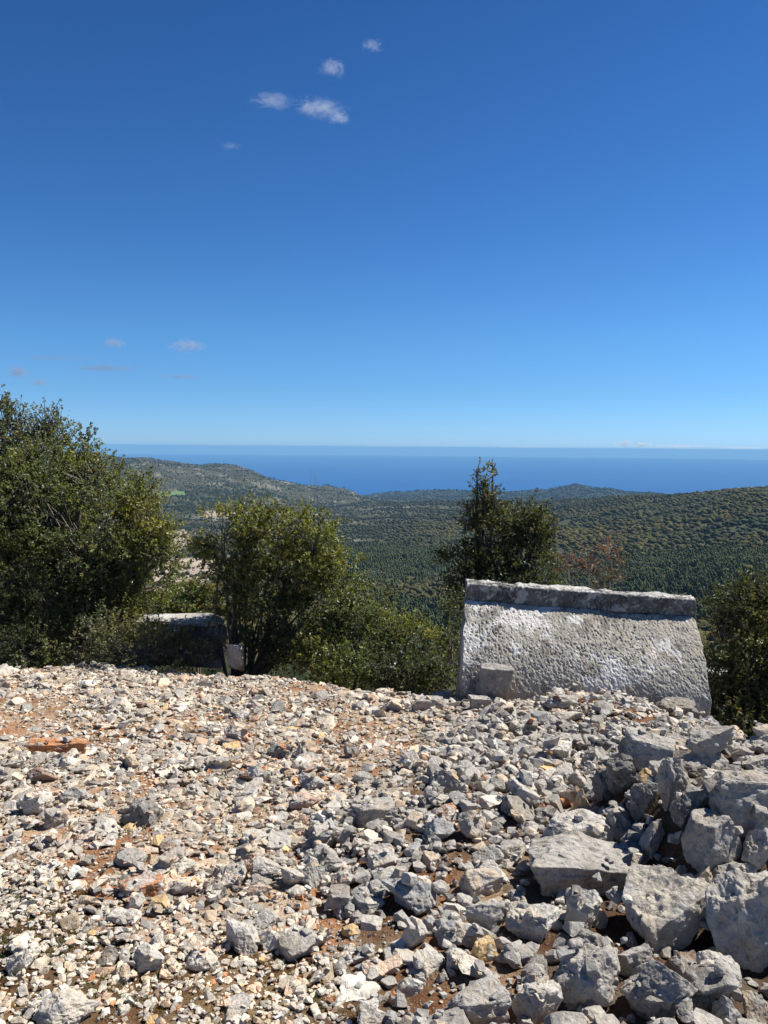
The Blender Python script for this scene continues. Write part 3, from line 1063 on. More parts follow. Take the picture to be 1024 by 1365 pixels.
CLASSES = [(.075, .125), (.042, .075), (.023, .042), (.012, .023), (.006, .012)]     # half length in metres
rub = []
for size, (s0, s1) in enumerate(CLASSES):
    ymax = 9.2 if size < 4 else 5.2
    area = 0.0
    xm = .62 * ymax + 1.4
    area = 2 * xm * (ymax - 1.1)
    n = int({0: 14000, 1: 30000, 2: 84000, 3: 260000, 4: 230000}[size])
    x, y = g.uniform(-xm, xm, n), g.uniform(1.1, ymax, n)
    inside = np.abs(x) < .62 * y + 1.4
    x, y = x[inside], y[inside]
    z = near_z(x, y)
    px, py, w = proj(np.stack([x, y, z], 1))
    dens = density(px, py, size) * (y < edge_y(x) + .5)
    patch = fbm(xy3(x, y) * 1.3, 3, .55, 77)
    heap = inpoly(px, py, BANK) | inpoly(px, py, WALL)
    dens = dens * np.where(heap, np.clip(1 + .5 * patch, .75, 1.6), np.clip(1 + (1.4 if size < 3 else .8) * patch, .08 if size < 3 else .45, 2.4))
    keep = g.random(len(x)) < dens * area / n
    x, y, px, py = x[keep], y[keep], px[keep], py[keep]
    m = len(x)
    L_ = s0 + (s1 - s0) * g.random(m)**1.7
    tint, idx = palette(px, py, m, g)
    bank = inpoly(px, py, BANK) | inpoly(px, py, WALL)
    if size == 0:
        tint[(idx == 8) | (idx == 9)], idx[(idx == 8) | (idx == 9)] = PALE, 3
    for i in range(m):
        a = L_[i]
        b, c = a * g.uniform(.62, .95), a * (g.uniform(.38, .72) if bank[i] else g.uniform(.26, .54))
        wdw = window(x[i], y[i], .55 * a)
        if wdw is not None:
            o = OCC[wdw[0]].mean()
            if size < 2:
                wide = window(x[i], y[i], 1.05 * a)
                if wide is not None and NOCC[wide[0]].mean() > .10 and g.random() > .06:
                    continue
            if o > (.55 if (bank[i] and size < 3) else (.22 if size < 3 else .5)) and g.random() > (.25 if size < 3 else .15):
                continue
            rise = float((HM[wdw[0]] - HG[wdw[0]]).max())
            if rise > .16 and g.random() > .06:
                continue
        zc = lay(x[i], y[i], a, b, c, (.28, .28, .26, .14, .08)[size])
        stamp(x[i], y[i], zc, a, b, c)
        t = tint[i] * (1 + .16 * g.standard_normal())
        rub.append((x[i], y[i], zc, a, b, c, *np.clip(t, .05, .78), idx[i], size))
rub = np.array(rub)
px, py, w = proj(rub[:, :3])
psize = rub[:, 3] * 2 * FPX / w
vis = (px > 5) & (px < 1019) & (py < 1360)
# those hidden by nearer heaps never count as individuals
order = np.argsort(-psize * vis)
N_IND = 296 - len(individual)
is_ind = np.zeros(len(rub), bool)
is_ind[order[:N_IND]] = True

COLOUR = ['grey', 'bluish grey', 'dark grey', 'pale grey', 'white', 'cream', 'tan', 'brown', 'ochre', 'rusty orange', 'pinkish']
ANCH = [(n[0], n[1], n[7], n[2]) for n in NAMED]


def short(label):
    """the first words of a named stone's label, up to its noun"""
    ws = label.split()
    out_ = []
    for q in ws:
        out_.append(q)
        if q in ('block', 'slab', 'stone', 'boulder', 'rock', 'cobble', 'lump', 'ledge', 'wedge', 'pebble', 'one', 'clod', 'lens', 'dome'):
            break
    return ' '.join(out_)


used = {l[7] for l in NAMED}
nm = {}
for i in order[:N_IND]:
    shape = 'flat' if rub[i, 5] < .47 * rub[i, 3] else ('chunky' if rub[i, 5] > .62 * rub[i, 3] else 'angular')
    big = 'fist-sized' if rub[i, 3] < .062 else ('' if rub[i, 3] < .09 else 'large')
    dist = [((px[i] - q[0])**2 + (1.6 * (py[i] - q[1]))**2, q) for q in ANCH if len(short(q[2]).split()) <= 7]
    dist.sort(key=lambda q: q[0])
    lab = None
    for _, q in dist[:12]:
        dx, dy = px[i] - q[0], py[i] - q[1]
        rel = ('right of' if dx > 0 else 'left of') if abs(dx) > 1.3 * abs(dy) else ('below' if dy > 0 else 'behind')
        t = ' '.join(f'{big} {shape} {COLOUR[int(rub[i, 9])]} stone {rel} the {short(q[2])}'.split())
        if t not in used and len(t.split()) <= 16:
            lab = t
            break
    if lab is None:
        q, q2 = dist[0][1], dist[1][1]
        lab = ' '.join(f'{shape} {COLOUR[int(rub[i, 9])]} stone near the {short(q[2])}'.split())
    used.add(lab)
    nm[i] = lab

for i in order[:N_IND]:
    x, y, z, a, b, c = rub[i, :6]
    sub = 4 if psize[i] > 34 else 3
    B, T = rock(4000 + i, sub, ('angular', 'angular', 'block', 'angular', 'round')[i % 5])
    B = (B * np.array([a, b, c])) @ (rotz(g.uniform(0, 6.28)) @ tilt_matrix(g.normal(0, .22), g.normal(0, .22))).T
    individual.append(('stone', np.array([x, y, z]), B, T, rub[i, 6:9], nm[i], psize[i]))
PARTNER = {RUST: PALE, OCHRE: PALE, BROWN: GREY, PEACH: PALE, TAN: GREY, CREAM: PALE}
for k, (name, loc, B, T, tint, label, ps) in enumerate(individual):
    # every stone carries a second tone in patches where iron or lichen coloured it
    base_t = np.asarray(tint, float)
    alt = next((np.array(v) for q, v in PARTNER.items() if np.abs(np.array(q) - base_t / base_t.max() * max(q)).max() < .05), base_t * np.array([1.05, 1.0, .92]))
    f_ = sstep(-.05, .35, fbm(B * (2.2 / max(B.max(), .02)) * .5 + k * 3.7, 4, .6, 300 + k) - .12)[:, None]
    tint = np.clip(base_t * (1 - f_) + alt * f_, .05, .78)
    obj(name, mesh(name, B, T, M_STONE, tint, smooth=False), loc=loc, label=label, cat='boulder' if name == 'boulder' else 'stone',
        group='loose limestone boulders and stones of the rubble field')

# ---- everything smaller is one mass of rubble
rest = np.where(~is_ind)[0]
bag = Bag()
K = 40
for lod, (lo, hi, sub) in enumerate(((0, 6, 0), (6, 13, 1), (13, 1e9, 2))):
    sel = rest[(psize[rest] >= lo) & (psize[rest] < hi)]
    for k in range(K):
        s = sel[k::K]
        if not len(s):
            continue
        B, T = rock(9000 + 100 * lod + k, sub, ('angular', 'angular', 'angular', 'block', 'round')[k % 5])
        m = len(s)
        P = B[None] * rub[s, 3:6][:, None]
        M3 = np.stack([rotz(g.uniform(0, 6.28)) @ tilt_matrix(g.normal(0, .3), g.normal(0, .3)) for _ in range(m)])
        P = np.einsum('mij,mvj->mvi', M3, P) + rub[s, :3][:, None]
        bag.V.append(P.reshape(-1, 3))
        bag.T.append((T[None] + (bag.n + np.arange(m) * len(B))[:, None, None]).reshape(-1, 3))
        bag.C.append(np.repeat(rub[s, 6:9], len(B), axis=0))
        bag.n += m * len(B)
obj('rubble', bag.mesh('rubble', M_STONE), kind='stuff', cat='rubble', label='loose broken limestone rubble and gravel strewn over the knoll')
print('stones', len(rub), 'rubble verts', bag.n, np.bincount(rub[:, 10].astype(int)))
# ------------------------------------------------------------------ the sarcophagus lid
def frame_of(A, B):
    ax = (B - A) / np.linalg.norm(B - A)
    up = np.array([0, 0, 1.0])
    up = up - ax * (up @ ax)
    up /= np.linalg.norm(up)
    fr = np.cross(ax, up)            # towards the viewer
    return ax, fr, up


LA, LB = at(622, 774, 7.67), at(924, 796, 7.47)
AX, FR, UP = frame_of(LA, LB)
LLEN, LH = float(np.linalg.norm(LB - LA)), 1.13
LID_O = (LA + LB) / 2 - UP * LH
LROT = np.stack([AX, -FR, UP], 1)    # local x along the ridge, -y to the front


def lid_place(P):
    return P @ LROT.T


def prism(profile, nx, half, amp, tint, seed, taper=0.0):
    """a closed profile (y, z) drawn along x with a weathered surface"""
    prof = np.array(profile)
    m_ = len(prof)
    xs = np.linspace(-half, half, nx)
    P = np.zeros((nx, m_, 3))
    P[..., 0] = xs[:, None] * (1 + taper * (1 - prof[None, :, 1] / LH))
    P[..., 1:] = prof[None]
    t = np.roll(prof, -1, 0) - np.roll(prof, 1, 0)
    nrm = np.stack([t[:, 1], -t[:, 0]], 1)
    nrm /= np.linalg.norm(nrm, axis=1)[:, None] + 1e-9
    if (nrm * (prof - prof.mean(0))).sum() < 0:
        nrm = -nrm
    S = P.reshape(-1, 3)
    d = amp(S)
    P[..., 1:] += nrm[None] * d.reshape(nx, m_)[..., None]
    P[..., 0] += (vnoise(S * 9, seed) * .012).reshape(nx, m_) * (np.abs(xs)[:, None] / half)**8
    T = []
    i = np.arange(nx - 1)[:, None] * m_
    j = np.arange(m_)[None]
    a, b, c, e = i + j, i + (j + 1) % m_, i + m_ + (j + 1) % m_, i + m_ + j
    T = np.concatenate([np.stack([a, e, c], -1).reshape(-1, 3), np.stack([a, c, b], -1).reshape(-1, 3)])
    V = P.reshape(-1, 3)
    for s, base in ((-1, 0), (1, (nx - 1) * m_)):
        ctr = V[base:base + m_].mean(0)
        V = np.concatenate([V, ctr[None]])
        k = len(V) - 1
        jj = np.arange(m_)
        f = np.stack([base + jj, base + (jj + 1) % m_, np.full(m_, k)], 1)
        T = np.concatenate([T, f if s < 0 else f[:, ::-1]])
    return V, T, tint(V)


zz = np.linspace(.10, .953, 230)
front = [(-.78 + .65 * ((z - .10) / .853)**2.0, z) for z in zz]
back = [(.78 - .65 * ((z - .10) / .853)**2.0, z) for z in zz[::-6]]
prof = [(.74, -.30), (-.74, -.30), (-.778, 0.0)] + front + back + [(.778, 0.0)]


def lid_amp(S):
    q = np.stack([S[:, 0] * 1.0 + S[:, 2] * .55, S[:, 1] * .6, S[:, 2] - S[:, 0] * .35], 1)   # the pecked tool marks run aslant
    pk = fbm(q * np.array([52, 44, 34]), 3, .6, 81)
    hole = np.clip(vnoise(q * np.array([72, 60, 52]), 85) - .28, 0, 1) + .7 * np.clip(vnoise(q * np.array([34, 30, 26]), 86) - .42, 0, 1)
    return .0034 * pk + .009 * fbm(S * 2.3, 3, .5, 82) - (.010 + .012 * sstep(-.3, .5, fbm(S * 2.1, 2, .5, 83))) * hole


def lid_tint(V):
    li = fbm(V * np.array([3.6, 3, 3.2]) + 4, 5, .62, 91) + .55 * np.exp(-((V[:, 0] + .72)**2 / .35 + (V[:, 2] - .70)**2 / .11)) + .35 * np.exp(-((V[:, 0] + .15)**2 / .05 + (V[:, 2] - .6)**2 / .2)) - .1
    w = sstep(.30, .72, li)[:, None]
    dk = sstep(.2, .8, fbm(V * np.array([6, 6, 2.2]), 4, .6, 93))[:, None]
    base = np.array([.40, .37, .315]) * (1 - .45 * dk)
    return np.clip(base * (1 - w) + np.array([.66, .64, .60]) * w, 0, .75)


lid = bpy.data.objects.new('sarcophagus_lid', None)
col.objects.link(lid)
lid.location = [float(v) for v in LID_O]
lid['label'] = 'tilted grey stone sarcophagus lid with dark ridge beam and pitted sloping side'
lid['category'] = 'sarcophagus lid'
V, T, C = prism(prof, 620, LLEN / 2 - .004, lid_amp, lid_tint, 3, .012)
obj('lid_body', mesh('lid_body', lid_place(V), T, M_LID, C, True), lid)
# the square ridge beam, its shaded front and lit top painted into the tint
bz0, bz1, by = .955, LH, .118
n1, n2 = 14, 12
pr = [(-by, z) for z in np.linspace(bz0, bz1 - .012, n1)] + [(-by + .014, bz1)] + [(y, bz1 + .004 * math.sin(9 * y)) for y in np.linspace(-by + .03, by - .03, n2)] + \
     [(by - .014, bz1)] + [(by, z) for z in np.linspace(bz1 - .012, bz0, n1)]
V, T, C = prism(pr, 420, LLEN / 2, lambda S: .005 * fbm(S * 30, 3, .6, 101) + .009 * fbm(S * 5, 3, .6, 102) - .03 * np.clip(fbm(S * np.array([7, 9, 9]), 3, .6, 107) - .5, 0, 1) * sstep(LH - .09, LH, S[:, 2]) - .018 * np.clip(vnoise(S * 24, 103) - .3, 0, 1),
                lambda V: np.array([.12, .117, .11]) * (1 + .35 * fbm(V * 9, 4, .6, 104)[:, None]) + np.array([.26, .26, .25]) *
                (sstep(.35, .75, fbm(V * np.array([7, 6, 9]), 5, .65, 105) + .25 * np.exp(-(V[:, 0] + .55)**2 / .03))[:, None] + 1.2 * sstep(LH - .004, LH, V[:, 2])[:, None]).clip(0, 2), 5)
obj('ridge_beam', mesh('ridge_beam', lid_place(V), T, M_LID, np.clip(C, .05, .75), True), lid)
# the lifting boss left on the slope, tint darkened to paint its shade
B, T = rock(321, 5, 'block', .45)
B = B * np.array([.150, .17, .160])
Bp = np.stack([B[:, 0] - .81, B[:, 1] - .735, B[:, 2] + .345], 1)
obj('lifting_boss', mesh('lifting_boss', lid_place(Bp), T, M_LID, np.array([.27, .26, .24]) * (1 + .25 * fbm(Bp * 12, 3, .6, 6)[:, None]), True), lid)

# ------------------------------------------------------------------ other ruins among the bushes


def block_at(cx, cy, w, h, Y, depth, seed, tint, style='block', turn=0.0):
    a, c = .5 * w * Y / FPX, .5 * h * Y / FPX
    B, T = rock(seed, 5, style, .8)
    R = rotz(turn)
    B = (B * np.array([a, depth, c])) @ R.T
    t = np.array(tint) * (1 + .25 * fbm(B * 6, 4, .6, seed)[:, None])
    w_ = sstep(.25, .7, fbm(B * 4 + 3, 4, .6, seed + 1))[:, None] * .55
    return at(cx, cy, Y), B, T, np.clip(t * (1 - w_) + np.array([.62, .61, .58]) * w_, .04, .75)


for nm_, args, lab, ct in (
        ('ruined_tomb_chest', (245, 858, 124, 68, 9.75, .30, 71, (.16, .155, .145)), 'long low stone tomb chest with sunlit top edge half hidden by bushes', 'tomb'),  # tint darkened to paint in the bushes' shade
        ('stone_block', (313, 876, 25, 42, 8.95, .10, 72, (.30, .295, .28)), 'upright pale lichened block next to the shaded tomb chest', 'stone block'),
        ('stone_block', (956, 906, 52, 32, 8.7, .2, 73, (.58, .57, .54)), 'pale block behind the right end of the sarcophagus lid', 'stone block'),
        ('stone_block', (527, 893, 16, 20, 9.6, .08, 74, (.62, .61, .58)), 'small white block glimpsed between the low bushes', 'stone block')):
    loc, B, T, C = block_at(*args)
    tomb = obj(nm_, mesh(nm_, B, T, M_STONE, C, True), loc=loc, label=lab, cat=ct)
    if ct == 'tomb':
        # added pale slab that paints in the chest's sunlit top edge
        loc2, B, T, C = block_at(244, 825, 118, 7, 9.72, .29, 76, (.33, .32, .30))
        obj('sunlit_edge_slab', mesh('sunlit_edge_slab', B + (loc2 - loc), T, M_STONE, C, True), tomb)

# ------------------------------------------------------------------ bushes and trees near by


def sticks(P0, P1, r0, r1):
    """many thin straight twigs at once, three-sided"""
    n = len(P0)
    d = P1 - P0
    d = d / (np.linalg.norm(d, axis=1)[:, None] + 1e-9)
    a = np.cross(d, np.where(np.abs(d[:, 2:3]) > .9, [[1.0, 0, 0]], [[0, 0, 1.0]]))
    a /= np.linalg.norm(a, axis=1)[:, None] + 1e-9
    b = np.cross(d, a)
    V = []
    for P, r in ((P0, r0), (P1, r1)):
        for k in range(3):
            th_ = k * 2.0944
            V.append(P + np.reshape(r, (-1, 1)) * (math.cos(th_) * a + math.sin(th_) * b))
    V = np.stack(V, 1).reshape(-1, 3)
    T = np.array([(0, 1, 4), (0, 4, 3), (1, 2, 5), (1, 5, 4), (2, 0, 3), (2, 3, 5)])
    return V, (T[None] + (np.arange(n) * 6)[:, None, None]).reshape(-1, 3)


def unit(v):
    return v / (np.linalg.norm(v, axis=-1, keepdims=True) + 1e-9)


OLIVE, DEEP, YELLOW, GREYG, REDL = (.142, .158, .056), (.088, .104, .042), (.205, .208, .050), (.170, .178, .105), (.155, .062, .046)  # in mixed crowns YELLOW paints sunlit parts, DEEP the shaded low parts


def tree(name, label, cat, base, lobes, seed, leaf=.040, stems=3, r0=.05, K=7400, group='evergreen bushes around the knoll', bark=(.17, .15, .125), tone=.30, gap=.05):
    """lobes: (px, py, rx, ry, depth, fullness, tint); base: (px, py, depth) of the foot"""
    g = np.random.default_rng(seed)
    O = at(*base)
    O[2] = float(ground_z(O[0], O[1])) - .03
    root = bpy.data.objects.new(name, None)
    col.objects.link(root)
    root.location = [float(v) for v in O]
    root['label'], root['category'], root['group'] = label, cat, group
    wood = Bag()
    LV, LT, LC, nl = [], [], [], 0
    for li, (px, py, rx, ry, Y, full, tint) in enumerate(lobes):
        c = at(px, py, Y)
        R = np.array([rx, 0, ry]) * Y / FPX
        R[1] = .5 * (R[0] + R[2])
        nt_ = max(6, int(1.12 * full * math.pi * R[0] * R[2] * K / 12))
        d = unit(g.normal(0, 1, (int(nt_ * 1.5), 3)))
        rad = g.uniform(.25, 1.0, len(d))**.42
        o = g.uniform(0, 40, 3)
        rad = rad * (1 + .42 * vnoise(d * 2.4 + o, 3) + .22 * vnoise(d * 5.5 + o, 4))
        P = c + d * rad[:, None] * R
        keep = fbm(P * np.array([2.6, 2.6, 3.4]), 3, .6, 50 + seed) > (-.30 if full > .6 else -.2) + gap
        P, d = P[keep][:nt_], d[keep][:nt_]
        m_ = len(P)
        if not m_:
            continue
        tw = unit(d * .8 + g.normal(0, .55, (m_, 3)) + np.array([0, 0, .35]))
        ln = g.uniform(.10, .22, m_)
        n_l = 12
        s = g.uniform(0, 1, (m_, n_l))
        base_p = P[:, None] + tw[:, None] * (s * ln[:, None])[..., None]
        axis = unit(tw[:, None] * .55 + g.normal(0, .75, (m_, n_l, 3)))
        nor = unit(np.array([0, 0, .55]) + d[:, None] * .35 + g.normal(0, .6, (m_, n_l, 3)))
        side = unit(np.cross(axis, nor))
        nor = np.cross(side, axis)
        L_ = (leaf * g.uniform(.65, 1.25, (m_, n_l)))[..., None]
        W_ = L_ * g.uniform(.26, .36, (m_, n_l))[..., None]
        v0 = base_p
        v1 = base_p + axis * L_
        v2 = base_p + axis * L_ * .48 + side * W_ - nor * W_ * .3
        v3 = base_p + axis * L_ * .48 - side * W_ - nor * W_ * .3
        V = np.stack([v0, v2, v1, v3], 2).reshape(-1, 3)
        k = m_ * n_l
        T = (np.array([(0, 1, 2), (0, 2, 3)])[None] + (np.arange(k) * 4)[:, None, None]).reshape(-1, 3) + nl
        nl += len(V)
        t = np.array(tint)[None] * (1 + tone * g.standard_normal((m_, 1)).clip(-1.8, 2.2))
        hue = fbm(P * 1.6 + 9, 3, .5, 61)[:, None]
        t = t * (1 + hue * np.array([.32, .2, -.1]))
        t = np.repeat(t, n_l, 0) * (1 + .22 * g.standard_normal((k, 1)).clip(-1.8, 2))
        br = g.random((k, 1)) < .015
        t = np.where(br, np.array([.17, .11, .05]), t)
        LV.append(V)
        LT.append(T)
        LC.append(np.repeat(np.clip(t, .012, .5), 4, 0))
        # limbs out to this lobe, then twigs
        foot = O + np.array([g.normal(0, .10), g.normal(0, .08), 0])
        for q in range(stems if full > .6 else 1):
            tip = c + unit(g.normal(0, 1, 3)) * R * (.35 if full > .6 else .15) * g.random()
            mid = foot * .5 + tip * .5 + g.normal(0, .10, 3) * np.linalg.norm(tip - foot) * .5 + np.array([0, 0, .08])
            tt = np.linspace(0, 1, 9)[:, None]
            pts = (1 - tt)**2 * foot + 2 * tt * (1 - tt) * mid + tt**2 * tip + fbm(np.repeat(tt, 3, 1) * 5 + q * 3 + li, 2, .5, 7)[:, None] * .025
            V, T = tube(pts, np.linspace(r0 * g.uniform(.6, 1.1), r0 * .22, 9), 7)
            wood.add(V, T, np.array(bark) * g.uniform(.7, 1.2))
        nb = int(min(160, 10 + 26 * R[0] * R[2] * 4)) if full > .6 else int(min(m_, 90))
        sel = g.permutation(m_)[:nb]
        st = c + (P[sel] - c) * g.uniform(.0, .45, (len(sel), 1)) - np.array([0, 0, 1.0]) * R[2] * g.uniform(.1, .5, (len(sel), 1))
        md = st * .45 + P[sel] * .55 + g.normal(0, .05, (len(sel), 3)) + np.array([0, 0, .03])
        for a_, b_, ra, rb in ((st, md, .011, .008), (md, P[sel] + tw[sel] * ln[sel, None], .008, .003)):
            V, T = sticks(a_, b_, np.full(len(sel), ra * r0 / .05), np.full(len(sel), rb * r0 / .05))
            wood.add(V, T, np.array(bark) * .9)
    V = np.concatenate(LV) - O
    obj('crown', mesh('crown', V, np.concatenate(LT), M_LEAF, np.concatenate(LC)), root)
    wood.V = [v - O for v in wood.V]
    obj('trunk', wood.mesh('trunk', M_BARK, True), root)
    return root


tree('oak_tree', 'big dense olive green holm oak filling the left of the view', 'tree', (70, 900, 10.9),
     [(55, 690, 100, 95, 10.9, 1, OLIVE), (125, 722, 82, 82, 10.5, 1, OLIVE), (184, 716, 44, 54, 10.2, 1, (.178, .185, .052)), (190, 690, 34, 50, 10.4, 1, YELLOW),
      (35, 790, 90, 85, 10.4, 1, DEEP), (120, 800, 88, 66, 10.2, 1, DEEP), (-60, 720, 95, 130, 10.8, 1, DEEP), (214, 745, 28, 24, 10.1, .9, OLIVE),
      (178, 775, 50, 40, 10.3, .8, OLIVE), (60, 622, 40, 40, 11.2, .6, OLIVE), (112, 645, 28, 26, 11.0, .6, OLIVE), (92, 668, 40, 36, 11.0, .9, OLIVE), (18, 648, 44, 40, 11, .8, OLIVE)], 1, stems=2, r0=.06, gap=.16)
tree('oak_tree', 'thin open crowned oak poking above the big dense holm oak', 'tree', (40, 900, 12.2),
     [(-14, 560, 34, 42, 12.2, .8, GREYG), (8, 585, 26, 50, 12.2, .4, GREYG), (24, 560, 10, 26, 12.2, .35, GREYG), (62, 570, 20, 26, 12.0, .58, GREYG), (45, 600, 34, 34, 12.0, .5, GREYG),
      (83, 586, 14, 22, 12, .32, GREYG), (118, 594, 13, 22, 11.8, .9, GREYG), (117, 622, 17, 22, 11.8, .7, GREYG), (100, 620, 18, 20, 11.8, .5, GREYG), (155, 628, 16, 12, 11.6, .30, OLIVE), (142, 645, 16, 14, 11.6, .5, OLIVE)], 2, stems=1, r0=.04, leaf=.044)
tree('bush', 'low twiggy grey green scrub along the foot of the big holm oak', 'bush', (120, 895, 9.5),
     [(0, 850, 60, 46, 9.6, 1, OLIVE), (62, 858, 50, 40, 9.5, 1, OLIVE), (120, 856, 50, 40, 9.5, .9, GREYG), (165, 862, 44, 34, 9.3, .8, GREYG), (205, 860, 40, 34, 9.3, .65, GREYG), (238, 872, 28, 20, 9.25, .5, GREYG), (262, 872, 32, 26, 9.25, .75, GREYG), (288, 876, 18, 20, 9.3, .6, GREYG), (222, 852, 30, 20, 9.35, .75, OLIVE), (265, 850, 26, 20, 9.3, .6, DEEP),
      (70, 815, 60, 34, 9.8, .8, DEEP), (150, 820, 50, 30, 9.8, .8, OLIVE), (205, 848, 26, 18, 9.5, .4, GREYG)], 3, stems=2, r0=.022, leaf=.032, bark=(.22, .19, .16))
tree('oak_tree', 'bushy many stemmed oak with a sunlit yellowish crown beside the tomb chest', 'tree', (322, 893, 9.5),
     [(296, 708, 40, 28, 9.4, .9, YELLOW), (275, 722, 22, 26, 9.4, .6, OLIVE), (330, 700, 30, 26, 9.5, .9, (.178, .185, .052)), (375, 708, 48, 34, 9.5, 1, (.172, .182, .052)), (418, 730, 44, 44, 9.5, 1, (.165, .178, .052)),
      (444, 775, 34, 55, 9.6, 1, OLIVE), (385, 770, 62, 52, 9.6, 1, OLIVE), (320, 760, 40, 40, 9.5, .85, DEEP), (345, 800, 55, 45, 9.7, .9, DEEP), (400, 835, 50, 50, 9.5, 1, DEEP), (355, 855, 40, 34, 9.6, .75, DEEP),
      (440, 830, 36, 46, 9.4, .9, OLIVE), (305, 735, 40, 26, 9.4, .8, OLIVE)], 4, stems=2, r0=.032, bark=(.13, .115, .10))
tree('bush', 'rounded bright yellow green shrub behind the tomb chest', 'bush', (250, 850, 14.5),
     [(240, 800, 28, 24, 14.5, 1, (.13, .18, .040)), (266, 802, 26, 26, 14.5, 1, (.17, .16, .046)), (225, 815, 20, 22, 14.3, .9, OLIVE), (255, 822, 40, 22, 14.3, 1, OLIVE)], 5, stems=2, r0=.04, leaf=.05)
tree('bush', 'broad olive bush at the rim of the knoll beside the many stemmed oak', 'bush', (455, 925, 9.0),
     [(430, 880, 40, 34, 8.9, 1, OLIVE), (470, 852, 52, 56, 9.2, 1, OLIVE), (463, 893, 34, 28, 8.6, 1, (.10, .135, .042)), (490, 822, 36, 40, 9.6, 1, OLIVE), (500, 878, 26, 34, 8.8, .8, DEEP)], 6, stems=2, r0=.03, leaf=.036)
tree('bush', 'bush with a yellow sunlit top between the broad olive bush and the lid', 'bush', (540, 935, 8.9),
     [(536, 868, 36, 40, 8.9, 1, OLIVE), (548, 846, 26, 24, 9.0, 1, YELLOW), (520, 840, 24, 24, 9.3, .9, OLIVE), (548, 905, 28, 30, 8.6, .9, DEEP), (515, 905, 22, 28, 8.7, .8, DEEP)], 7, stems=2, r0=.03, leaf=.036)
tree('bush', 'dark narrow bush growing against the left end of the lid', 'bush', (592, 940, 8.6),
     [(588, 880, 28, 46, 8.8, 1, DEEP), (600, 850, 22, 34, 9.4, 1, DEEP), (578, 910, 22, 26, 8.6, .9, DEEP), (612, 820, 18, 30, 9.8, .9, DEEP)], 8, stems=2, r0=.03, leaf=.036)
tree('oak_tree', 'dark oak with a thin tall leader standing behind the sarcophagus lid', 'tree', (655, 900, 11.5),
     [(648, 725, 40, 42, 11.5, .9, (.072, .082, .036)), (692, 702, 38, 36, 11.6, 1, (.075, .085, .036)), (714, 715, 22, 34, 11.5, .9, (.075, .085, .036)), (622, 755, 36, 34, 11.4, 1, (.072, .082, .036)), (660, 770, 50, 34, 11.3, 1, (.072, .082, .036)), (704, 755, 40, 42, 11.4, 1, (.08, .09, .036)),
      (636, 690, 20, 26, 11.5, .6, (.072, .082, .036)), (645, 655, 12, 14, 11.5, .75, OLIVE), (652, 668, 16, 18, 11.5, .5, (.072, .082, .036)), (637, 630, 7, 6, 11.5, .5, YELLOW), (657, 628, 6, 6, 11.5, .5, YELLOW), (645, 640, 8, 10, 11.5, .4, OLIVE), (722, 785, 22, 20, 11.2, .7, OLIVE), (640, 800, 40, 30, 11.2, 1, (.072, .082, .036))], 9, stems=2, r0=.05)
tree('shrub', 'half bare shrub with red autumn leaves behind the ridge beam', 'shrub', (795, 880, 10.5),
     [(764, 742, 10, 10, 10.5, .55, REDL), (780, 737, 9, 12, 10.5, .5, REDL), (815, 735, 14, 12, 10.5, .5, REDL), (785, 755, 14, 10, 10.4, .6, REDL), (797, 776, 12, 14, 10.3, .5, REDL), (756, 752, 9, 9, 10.4, .4, REDL), (815, 770, 16, 12, 10.4, .25, (.10, .07, .04)), (800, 780, 40, 12, 10.3, .2, (.10, .08, .04))],
     10, stems=2, r0=.025, leaf=.036, K=7800, bark=(.36, .32, .27))
tree('bush', 'large dark evergreen bush at the right edge beyond the lid', 'bush', (1000, 1010, 7.7),
     [(985, 825, 38, 48, 7.9, 1, (.075, .082, .036)), (1000, 890, 55, 60, 7.7, 1, (.075, .082, .036)), (968, 905, 20, 40, 7.7, .8, (.075, .082, .036)), (1030, 810, 50, 36, 8.0, 1, (.075, .082, .036)), (985, 955, 42, 48, 7.4, 1, (.075, .082, .036)), (1070, 880, 60, 100, 7.7, 1, (.075, .082, .036)), (1030, 990, 50, 50, 7.2, 1, (.075, .082, .036)), (965, 850, 14, 30, 7.9, .6, (.07, .07, .03)), (975, 985, 30, 40, 7.1, 1, (.075, .082, .036)), (1020, 1030, 50, 40, 6.9, 1, (.075, .082, .036))],
     11, stems=2, r0=.045, leaf=.034, K=11500)

# ------------------------------------------------------------------ dry weeds and moss between the stones
g = np.random.default_rng(5)
n = 90000
y = np.sqrt(g.random(n) * (9.6**2 - 1.8**2) + 1.8**2)
x = y * g.uniform(-.6, .4, n)
px, py, w = proj(np.stack([x, y, near_z(x, y)], 1))
want = .9 * inpoly(px, py, MOSS) * (fbm(xy3(x, y) * 4.5, 3, .55, 8) > -.2) + .8 * inpoly(px, py, [(196, 878), (300, 872), (330, 892), (205, 902)]) \
    + .5 * inpoly(px, py, [(-60, 880), (420, 880), (420, 905), (-60, 905)]) * (fbm(xy3(x, y) * 3, 2, .5, 18) > .1) \
    + .16 * inpoly(px, py, PALES) * (fbm(xy3(x, y) * 4, 2, .5, 28) > .25) + .08 * inpoly(px, py, [(-60, 905), (640, 940), (560, 1080), (-60, 1100)])
i0 = ((x - GX0) / GS).astype(int).clip(0, GXN - 1)
j0 = ((y - GY0) / GS).astype(int).clip(0, GYN - 1)
want *= ~OCC[i0, j0]
k = g.random(n) < want
x, y, px, py = x[k], y[k], px[k], py[k]
nb = 9
m_ = len(x)
green = (fbm(xy3(x, y) * 3.3, 2, .5, 88) > .12)
hgt = g.uniform(.008, .026, (m_, nb)) * (1 + 1.2 * (g.random((m_, 1)) < .08))
P = np.stack([x, y, near_z(x, y) - .003], 1)[:, None] + np.concatenate([g.normal(0, .010, (m_, nb, 2)), np.zeros((m_, nb, 1))], 2)
